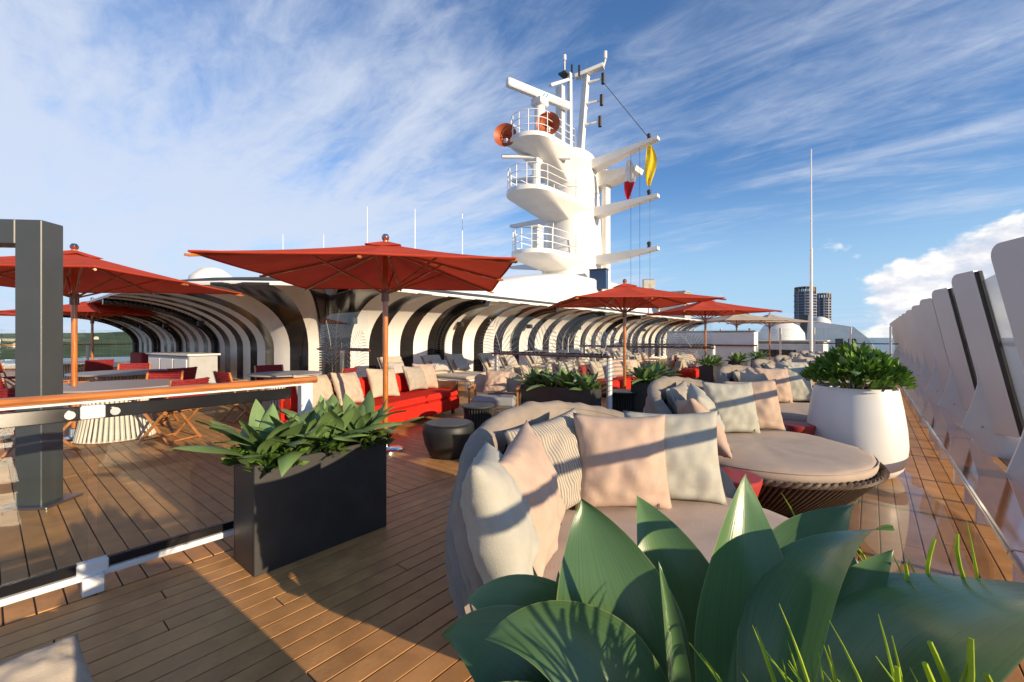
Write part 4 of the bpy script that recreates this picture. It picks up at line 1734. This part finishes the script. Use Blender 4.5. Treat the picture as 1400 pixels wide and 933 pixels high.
def make_chair():
    t = thing('dining_chair', '', 'chair')
    # local: front +x
    for sy in (-1, 1):
        y = sy * .25
        MB().tube([(.24, y, 0), (-.20, y, .43)], .019, 6).build('leg', 'chair_wood', t)
        MB().tube([(-.24, y * .9, 0), (.20, y * .9, .43)], .019, 6).build('leg', 'chair_wood', t)
        MB().tube([(-.20, y * 1.04, .40), (-.31, y * 1.04, .84)], .017, 6).build('back_post', 'chair_wood', t)
        MB().box((.0, y * 1.06, .64), (.46, .045, .022), bev=.008).build('armrest', 'chair_wood', t)
        MB().tube([(.20, y * 1.05, .42), (.20, y * 1.05, .64)], .014, 6).build('arm_post', 'chair_wood', t)
    MB().tube([(.22, -.25, .03), (.22, .25, .03)], .012, 6).build('stretcher', 'chair_wood', t)
    MB().tube([(-.22, -.24, .03), (-.22, .24, .03)], .012, 6).build('stretcher', 'chair_wood', t)
    MB().grid(lambda a, c: (-.22 + .46 * a, -.25 + .5 * c, .445 - .03 * math.sin(PI * a) * math.sin(PI * c)), 6, 6).grid(
        lambda a, c: (.24 - .46 * a, -.25 + .5 * c, .425 - .03 * math.sin(PI * a) * math.sin(PI * c)), 6, 6).build('seat', 'red_weave', t, 60)
    bk = MB().grid(lambda a, c: (-.235 - .075 * a - .05 * math.sin(PI * c), -.27 + .54 * c, .54 + .30 * a), 5, 8).grid(
        lambda a, c: (-.260 - .075 * a - .05 * math.sin(PI * c), .27 - .54 * c, .54 + .30 * a), 5, 8).build('backrest', 'red_weave', t, 60)
    # woven straps proud of the backrest
    ws_ = MB()
    for k in range(9):
        f = (k + .5) / 9
        ws_.tube([(-.230 - .075 * f - .05 * math.sin(PI * c / 8), -.27 + .54 * c / 8, .54 + .30 * f) for c in range(9)], .010, 5)
        ws_.tube([(-.264 - .075 * f - .05 * math.sin(PI * c / 8), -.27 + .54 * c / 8, .54 + .30 * f) for c in range(9)], .010, 5)
    ws_.build('woven_cord', 'red_weave', bk, 60)
    return t


ch = make_chair()
CH = [(-7.35, 1.62, 208, 'red woven folding chair on the after side of the parasol table'),
      (-7.55, .42, 120, 'red woven folding chair by the parasol pole, back to the railing'),
      (-8.95, 1.75, -40, 'red woven folding chair behind the parasol table'),
      (-8.75, .30, 60, 'red woven folding chair beyond the parasol pole'),
      (-10.1, 2.2, 205, 'red woven folding chair nearest the striped wall at the second table'),
      (-11.9, 1.95, -20, 'red woven folding chair on the far side of the second table'),
      (-10.6, .85, 110, 'red woven folding chair on the forward side of the second table'),
      (-7.65, 4.10, 215, 'red woven folding chair between the sofa and the wall table'),
      (-9.05, 3.65, 0, 'red woven folding chair against the striped wall corner'),
      (-8.2, 2.78, 95, 'red woven folding chair on the forward side of the wall table'),
      (-16.0, .5, 80, 'red woven folding chair on the forward side of the farthest table'),
      (-15.3, 1.8, 190, 'red woven folding chair on the near side of the farthest table'),
      (-6.65, -.55, 150, 'red woven folding chair half behind the grey frame post'),
      (-9.6, -.6, 100, 'red woven folding chair out beyond the grey frame')]
for i, (x, y, a, l) in enumerate(CH):
    if i == 0:
        ch.location, ch.rotation_euler = (x, y, 0), (0, 0, R(a))
        ch['label'], ch['group'] = l, 'red folding chairs'
    else:
        dup(ch, (x, y, 0), R(a), l, 'red folding chairs')


# sun loungers along the striped wall
def make_lounger():
    t = thing('sun_lounger', '', 'lounger')
    # local: head at -x, foot +x
    MB().box((.25, 0, .30), (1.35, .66, .04), bev=.012).build('frame', 'white_metal', t)
    for x in (-.35, .85):
        for y in (-.29, .29):
            MB().tube([(x, y, .29), (x + .03, y * 1.02, 0)], .016, 6).build('leg', 'white_metal', t)
    MB().box((.28, 0, .365), (1.28, .64, .09), bev=.03).build('seat_cushion', 'cushion_beige', t)
    M_ = Matrix.Rotation(R(-35), 4, 'Y')
    MB().box((-.55, 0, .63), (.09, .62, .66), bev=.03, mtx=M_).build('backrest', 'cushion_beige', t)
    MB().box((-.60, 0, .60), (.02, .66, .70), bev=.008, mtx=M_).build('back_frame', 'grey_fabric', t)
    return t


lg_ = make_lounger()
for i in range(13):
    y = 6.55 + 1.12 * i + (.3 if i % 2 else 0)
    x = -8.75
    l = f'cream sun lounger along the striped wall, {ORD[i]} from the corner'
    if i == 0:
        lg_.location, lg_.rotation_euler = (x, y, 0), (0, 0, R(-4))
        lg_['label'], lg_['group'] = l, 'sun loungers along the striped wall'
    else:
        dup(lg_, (x, y, 0), R((-4, 3, -2, 5)[i % 4]), l, 'sun loungers along the striped wall')
    cushion('pillow', (x - .38, y, .63), 0, R(36), f'striped pillow on the {ORD[i]} sun lounger from the corner', .03, 0, 'pillow', None, 1.1)


# low lounge chairs, cream, between the divider and the far bar
def make_lounge():
    t = thing('lounge_chair', '', 'armchair')
    MB().box((0, 0, .33), (.72, .74, .17), bev=.05).build('seat', 'grey_fabric', t)
    M_ = Matrix.Rotation(R(-14), 4, 'Y')
    b = MB()

    def fn(off):
        return lambda a, c: ((-.36 + .10 * math.cos((c - .5) * PI) * -1 + off) - .10 * a, -.42 + .84 * c, .42 + .36 * a * (1 - .25 * (2 * c - 1) ** 4))
    f1, f2 = fn(.06), fn(-.05)
    b.grid(f1, 5, 10).grid(lambda a, c: f2(a, 1 - c), 5, 10)
    for a in (0, 1):
        pass
    b.add([f1(1, j / 10) for j in range(11)] + [f2(1, j / 10) for j in range(11)], [(j, j + 1, 12 + j, 11 + j) for j in range(10)])
    b.add([f1(j / 5, 0) for j in range(6)] + [f2(j / 5, 0) for j in range(6)], [(j, j + 1, 7 + j, 6 + j) for j in range(5)])
    b.add([f1(j / 5, 1) for j in range(6)] + [f2(j / 5, 1) for j in range(6)], [(j, j + 1, 7 + j, 6 + j) for j in range(5)])
    b.build('backrest', 'cushion_beige', t, 60)
    for sy in (-1, 1):
        MB().box((.02, sy * .40, .56), (.62, .06, .028), bev=.01).build('armrest', 'chair_wood', t)
        MB().tube([(.26, sy * .40, 0), (.28, sy * .40, .55)], .016, 6).build('leg', 'chair_wood', t)
        MB().tube([(-.30, sy * .36, 0), (-.28, sy * .40, .55)], .016, 6).build('leg', 'chair_wood', t)
    return t


lc = make_lounge()
LC = [(-4.95, 5.55, -55, 'grey seated armchair with cream back before the glass divider'),
      (-5.6, 7.6, 20, 'cream backed armchair behind the glass divider'), (-5.5, 8.9, -15, 'cream backed armchair under the second lounge parasol'),
      (-6.0, 10.6, 30, 'cream backed armchair, third beyond the glass divider'), (-4.9, 11.2, -30, 'cream backed armchair, fourth beyond the glass divider'),
      (-6.2, 12.4, 10, 'cream backed armchair, fifth beyond the glass divider'), (-4.9, 13.2, 200, 'cream backed armchair facing away beside the far red parasol'),
      (-6.0, 14.4, 0, 'cream backed armchair, sixth beyond the glass divider'), (-5.0, 16.0, -20, 'cream backed armchair behind the far red parasol'),
      (-6.6, 16.4, 15, 'cream backed armchair next to the white bar'), (-5.6, 18.0, 10, 'cream backed armchair in front of the white bar')]
for i, (x, y, a, l) in enumerate(LC):
    if i == 0:
        lc.location, lc.rotation_euler = (x, y, 0), (0, 0, R(a))
        lc['label'], lc['group'] = l, 'lounge armchairs'
    else:
        dup(lc, (x, y, 0), R(a), l, 'lounge armchairs')
    w = R(a)
    cushion(('pink', 'beige', 'grey')[i % 3], (x - .20 * math.cos(w), y - .20 * math.sin(w), .62), w, R(20), f'{("pink", "beige", "grey")[i % 3]} cushion resting in the armchair: {l}'[:95], .1, 0, scl=.82)
# low red sofa behind the planters
for i, (x, y, l) in enumerate([(-5.0, 9.9, 'low red sofa beyond the glass divider'), (-4.7, 15.0, 'low red sofa by the far red parasol')]):
    t = thing('sofa', l, 'sofa', (x, y, 0), R(0))
    MB().box((0, 0, .24), (.85, 1.6, .30), bev=.05).build('seat', 'red_sofa', t)
    MB().box((-.36, 0, .55), (.2, 1.6, .36), bev=.06).build('backrest', 'red_sofa', t)
    MB().box((0, 0, .045), (.7, 1.4, .088)).build('plinth', 'black_matte', t)
    for k in range(3):
        cushion(('beige', 'grey', 'pink')[k], (x - .08, y - .5 + .5 * k, .61), 0, R(22), f'{("beige", "grey", "pink")[k]} cushion on the {l}', .05, 0)


# ================================================================ GLASS DIVIDERS with palm etching
def palm(b, base, axis, L, bendx, depth, n=16):
    """fronds drawn as thin leaflets just proud of the pane"""
    base, axis = Vector(base), Vector(axis).normalized()
    up = V(0, 0, 1)
    pts = []
    for k in range(n + 1):
        f = k / n
        pts.append(base + up * (L * f * (1 - .25 * f * abs(bendx))) + axis * (bendx * L * .55 * f * f))
    b.tube(pts, .006, 4)
    for k in range(2, n):
        f = k / n
        t = (pts[k + 1] - pts[k - 1]).normalized()
        nrm = V(0, 1, 0)
        sd_ = t.cross(nrm)
        for sg in (-1, 1):
            ll = L * .42 * math.sin(PI * min(1, f * .9 + .12)) + .03
            d = (sd_ * sg * .85 + t * .7 - up * .15).normalized()
            p0 = pts[k]
            p1 = p0 + d * ll * .5 + nrm * 0
            p2 = p0 + d * ll - up * ll * .12
            w = t * .017
            b.add([p0 - w * .4, p0 + w * .4, p1 + w, p2, p1 - w], [(0, 1, 2, 3, 4)])


def divider(name, label, p0, p1, h, railz, postm, frnd, posts=(0, 1), seed=0):
    """p0 -> p1 along X at constant Y"""
    y = p0[1]
    x0, x1 = p0[0], p1[0]
    L = x1 - x0
    t = thing(name, label, 'divider', (x0, y, 0))
    MB().box((L / 2, 0, h / 2 + .06), (L - .06, .012, h - .12)).build('glass_pane', 'glass', t, 0)
    MB().box((L / 2, -.02, railz), (L + .12, .075, .04), bev=.012).build('rail', 'dark_rail_wood', t)
    MB().box((L / 2, .045, railz + .03), (L - .1, .02, .035), bev=.004).build('rail_channel', 'black_matte', t)
    for q in posts:
        MB().tube([(L * q, .05, 0), (L * q, .05, railz - .02)], .045, 10).build('post', postm, t)
    MB().box((L / 2, .0, .05), (L, .04, .05), bev=.004).build('base_rail', 'white_metal', t)
    rr = random.Random(seed)
    for k in range(frnd):
        b = MB()
        cx = L * (k + .5) / frnd + rr.uniform(-.1, .1)
        palm(b, (cx, -.009, .25 + rr.random() * .3), (1, 0, 0), h * .72, rr.choice((-1, 1)) * rr.uniform(.35, .75), 0)
        b.build('palm_frond', 'etch', t, 0)
    return t


divider('glass_divider', 'glass divider with palm etching and two white posts by the agave planter', (-5.62, 6.30), (-3.22, 6.30), 1.95, 1.09, 'white_metal', 4, seed=1)
divider('glass_divider', 'palm etched glass divider standing at the striped wall corner', (-10.25, 5.15), (-8.15, 5.15), 1.95, 1.12, 'steel', 2, (.45,), 2)
divider('glass_divider', 'palm etched glass divider among the far armchairs', (-7.6, 12.9), (-3.4, 12.9), 1.95, 1.10, 'white_metal', 5, seed=3)
divider('glass_divider', 'palm etched glass divider in front of the white bar', (-8.2, 17.6), (-4.6, 17.6), 2.0, 1.10, 'white_metal', 4, seed=4)

# ================================================================ FAR END OF THE DECK
br_ = thing('bar_counter', 'white bar counter with brown rail under the pale parasols', 'bar', (-5.6, 20.9, 0))
MB().box((0, 0, .82), (3.7, .7, 1.64), bev=.03).build('counter', 'white_paint', br_)
MB().box((0, 0, 1.67), (3.8, .8, .05), bev=.01).build('counter_top', 'cabinet_grey', br_)
MB().box((0, -.40, 1.06), (3.9, .08, .06), bev=.01).build('rail', 'dark_rail_wood', br_)
es = thing('end_screen', 'low glass screen with white posts across the after end', 'screen', (0, 26.5, 0))
for k in range(7):
    x = -8.0 + k * 1.45
    MB().box((x, 0, .95), (.09, .09, 1.9), bev=.01).build('post', 'white_metal', es)
    MB().box((x + .725, 0, .98), (1.33, .012, 1.75)).build('glass_pane', 'glass_green', es, 0)
MB().box((-3.6, 0, 1.10), (10.2, .05, .05), bev=.01).build('rail', 'dark_grey', es)

# aft superstructure: domes and funnel
dm = thing('radar_dome', 'large white satellite dome behind the glass end screen', 'dome', (-5.2, 38, 0))
MB().lathe([(1.0, -1.5), (1.35, .6), (1.55, 1.1), (1.5, 1.7), (1.15, 2.25), (.6, 2.55), (.02, 2.62)], 32).build('shell', 'ship_white', dm, 60)
MB().lathe([(1.2, -3), (1.2, -1.4)], 24).build('pedestal', 'ship_white', dm)
dm = thing('radar_dome', 'small white ball dome on top of the funnel casing', 'dome', (-3.4, 46, 0))
MB().lathe([(.3, 1.0), (.72, 1.6), (.9, 2.25), (.72, 2.9), (.3, 3.15), (.02, 3.2)], 24).build('shell', 'ship_white', dm, 60)
MB().lathe([(.35, -2), (.3, 1.2)], 16).build('pedestal', 'ship_white', dm)
dm = thing('radar_dome', 'white ball dome just showing over the striped canopy', 'dome', (-23.5, 6.7, 2.60))
MB().lathe([(.5, 0), (.8, .4), (1.0, 1.0), (.85, 1.6), (.45, 1.95), (.02, 2.05)], 28).build('shell', 'ship_white', dm, 60)
MB().lathe([(.6, -.3), (.55, .15)], 16).build('pedestal', 'ship_white', dm)
fn_ = thing('funnel_casing', 'white sloping funnel casing with dark stripe and small windows', 'funnel', (-2.2, 44, 0))
MB().prism([(-3.2, -3), (3.4, -3), (2.2, 1.2), (1.2, 2.2), (-1.2, 2.7), (-2.5, 2.9)], -1.5, 1.5, lambda p, q, oo: (p, oo, q)).build('casing', 'ship_white', fn_)
MB().prism([(-2.4, -1), (-2.0, -1), (-1.7, 3.2), (-2.2, 3.3)], -1.6, 1.4, lambda p, q, oo: (p, oo, q)).build('stripe', 'dark_grey', fn_)
for k in range(2):
    MB().box((.3 + k * .8, -1.51, .95), (.5, .03, .7), bev=.01).build('window', 'black_gloss', fn_)
wl = thing('aft_house', 'low white aft deckhouse below the satellite domes', 'deckhouse', (-6.0, 36, 0))
MB().box((0, 0, -.2), (7.5, 2.0, 2.6), bev=.15).build('house_wall', 'ship_white', wl)
MB().box((1.0, -1.03, .3), (2.2, .04, .5), bev=.01).build('window', 'black_gloss', wl)
MB().box((0, 0, 1.16), (7.7, 2.2, .10), bev=.03).build('roof', 'ship_white', wl)


# whip antennas
def whip(x, y, z0, z1, r, label):
    t = thing('whip_antenna', label, 'antenna', (x, y, z0))
    MB().tube([(0, 0, 0), (0, 0, (z1 - z0) * .55)], [r * 1.2, r], 8).build('lower_mast', 'white_metal', t)
    MB().tube([(0, 0, (z1 - z0) * .55), (.0, 0, z1 - z0)], [r * .7, r * .35], 8).build('upper_mast', 'white_metal', t)
    MB().lathe([(r * 2.5, -.02), (r * 2.5, .10), (r * 1.3, .14)], 10).build('base', 'white_metal', t)


whip(-2.0, 22.9, 0, 9.6, .055, 'very tall thin white whip antenna standing before the city towers')
for (x, y, z1, l) in [(-22.9, 9.6, 6.6, 'thin white antenna over the large red parasol, first from the striped corner'),
                      (-21.3, 10.9, 6.6, 'thin white antenna over the large red parasol, second from the striped corner'),
                      (-19.6, 12.3, 8.0, 'tall thin white antenna just forward of the parasol finial, third from the striped corner'),
                      (-18.6, 14.5, 8.2, 'tall thin white antenna just aft of the parasol finial, fourth from the striped corner'),
                      (-17.4, 16.8, 8.3, 'tall thin white antenna between the parasol and the mast')]:
    whip(x, y, 2.55, z1, .03, l)
sl_ = thing('search_light', 'square search light on the deckhouse beside the mast foot', 'lamp', (-9.9, 24.4, 2.6))
MB().tube([(0, 0, -.1), (0, 0, 1.5)], .05, 8).build('stand', 'steel', sl_)
MB().box((0, 0, 1.85), (.7, .4, .6), bev=.05, rz=R(30), mtx=Matrix.Rotation(R(20), 4, 'X')).build('housing', 'cabinet_grey', sl_)
MB().box((.11, -.19, 1.83), (.56, .05, .46), bev=.01, rz=R(30), mtx=Matrix.Rotation(R(20), 4, 'X')).build('lens', 'lamp_glass', sl_)
bx = thing('vent_box', 'grey vent box on the deckhouse roof behind the parasol', 'vent', (-9.6, 28.0, 2.6))
MB().box((0, 0, .75), (1.6, 1.2, 1.7), bev=.03).build('housing', 'cabinet_grey', bx)
MB().box((0, 0, 1.64), (1.7, 1.3, .08), bev=.02).build('lid', 'cabinet_grey', bx)
bx = thing('vent_box', 'dark blue locker at the foot of the mast', 'locker', (-11.0, 20.5, 4.3))
MB().box((0, 0, .1), (.9, .5, 1.0), bev=.02, rz=R(15)).build('housing', 'tower_glass', bx)
MB().box((0, 0, .64), (.96, .56, .06), bev=.01, rz=R(15)).build('lid', 'dark_grey', bx)
# cabinets at the forward end under the canopy
cb = thing('service_cabinet', 'pale grey service cabinet under the striped canopy end', 'cabinet', (-15.2, 3.6, 0), R(8))
MB().box((0, 0, .45), (2.6, .7, .90), bev=.02).build('carcass', 'cabinet_grey', cb)
MB().box((0, 0, .93), (2.7, .8, .05), bev=.01).build('worktop', 'white_paint', cb)
for k in range(3):
    MB().box((-.82 + .82 * k, -.36, .44), (.76, .03, .74), bev=.008).build('door', 'white_paint', cb)
bo = thing('banquette', 'dark red upholstered banquette beside the service cabinet', 'sofa', (-18.3, 2.9, 0))
MB().box((0, 0, .22), (1.6, .7, .44), bev=.05).build('seat', 'red_weave', bo)
MB().box((0, .3, .66), (1.6, .2, .50), bev=.05).build('backrest', 'red_weave', bo)
pr_ = thing('glass_railing', 'far glass railing with white posts on the port side', 'railing', (-27.5, 0, 0))
MB().box((0, 2, 1.08), (.09, 14, .05), bev=.015).build('handrail', 'varnish_rail', pr_)
for k in range(8):
    MB().box((0, -5 + 2 * k, .54), (.08, .08, 1.03), bev=.01).build('post', 'white_metal', pr_)
for k in range(7):
    MB().box((0, -4 + 2 * k, .9), (.012, 1.86, 1.7)).build('glass_pane', 'glass_green', pr_, 0)

# lighthouse and towers
lh = thing('lighthouse', 'white tower with dark foot standing against the green hills', 'tower', (-128, 24, -36))
MB().lathe([(1.5, 20), (1.2, 38), (1.2, 38.6)], 20).build('shaft', 'white_paint', lh)
MB().lathe([(1.9, 0), (1.52, 20)], 20).build('foot', 'tower_glass', lh)
MB().lathe([(.9, 38.6), (.9, 40), (.1, 41)], 16).build('lantern', 'white_paint', lh)


def tower(loc, r, h, rz, label):
    t = thing('apartment_tower', label, 'building', loc, rz)
    MB().lathe([(r * .93, 0), (r * .93, h - 5)], 28).build('glazing', 'tower_glass', t, 40)
    fl = int((h - 5) / 3.4)
    me = MB().lathe([(r, 0), (r * 1.03, .2), (r * 1.03, .9), (r, 1.1)], 28).mesh('floor_slab', 'tower_slab', 40)
    for k in range(fl):
        jj = obj_from('floor_slab', me, t, (0, 0, 3.4 * k), (0, 0, .1 * (k % 3)), (1 - .04 * (k % 2), 1, 1))
    pm = MB().box((r * .965, 0, (h - 5) / 2), (1.0, 1.1, h - 5)).mesh('pier', 'tower_slab', 0)
    for k in range(10):
        obj_from('pier', pm, t, (0, 0, 0), (0, 0, 2 * PI * k / 10 + .2))
    cr_ = MB()
    for k in range(16):
        w = 2 * PI * k / 16
        cr_.box((r * .92 * math.cos(w), r * .92 * math.sin(w), h - 2.2), (1.2, 1.2, 6), rz=w)
    cr_.lathe([(r * .96, h - .2), (r * .98, h + .8), (r * .9, h + 1)], 28)
    cr_.build('crown', 'crown_tan', t)
    return t


tower((-62, 640, -36), 11.6, 98, 0.2, 'taller round dark blue apartment tower on the shore')
tower((-48, 700, -36), 8.6, 94, 0.9, 'shorter round dark blue apartment tower behind the taller one')
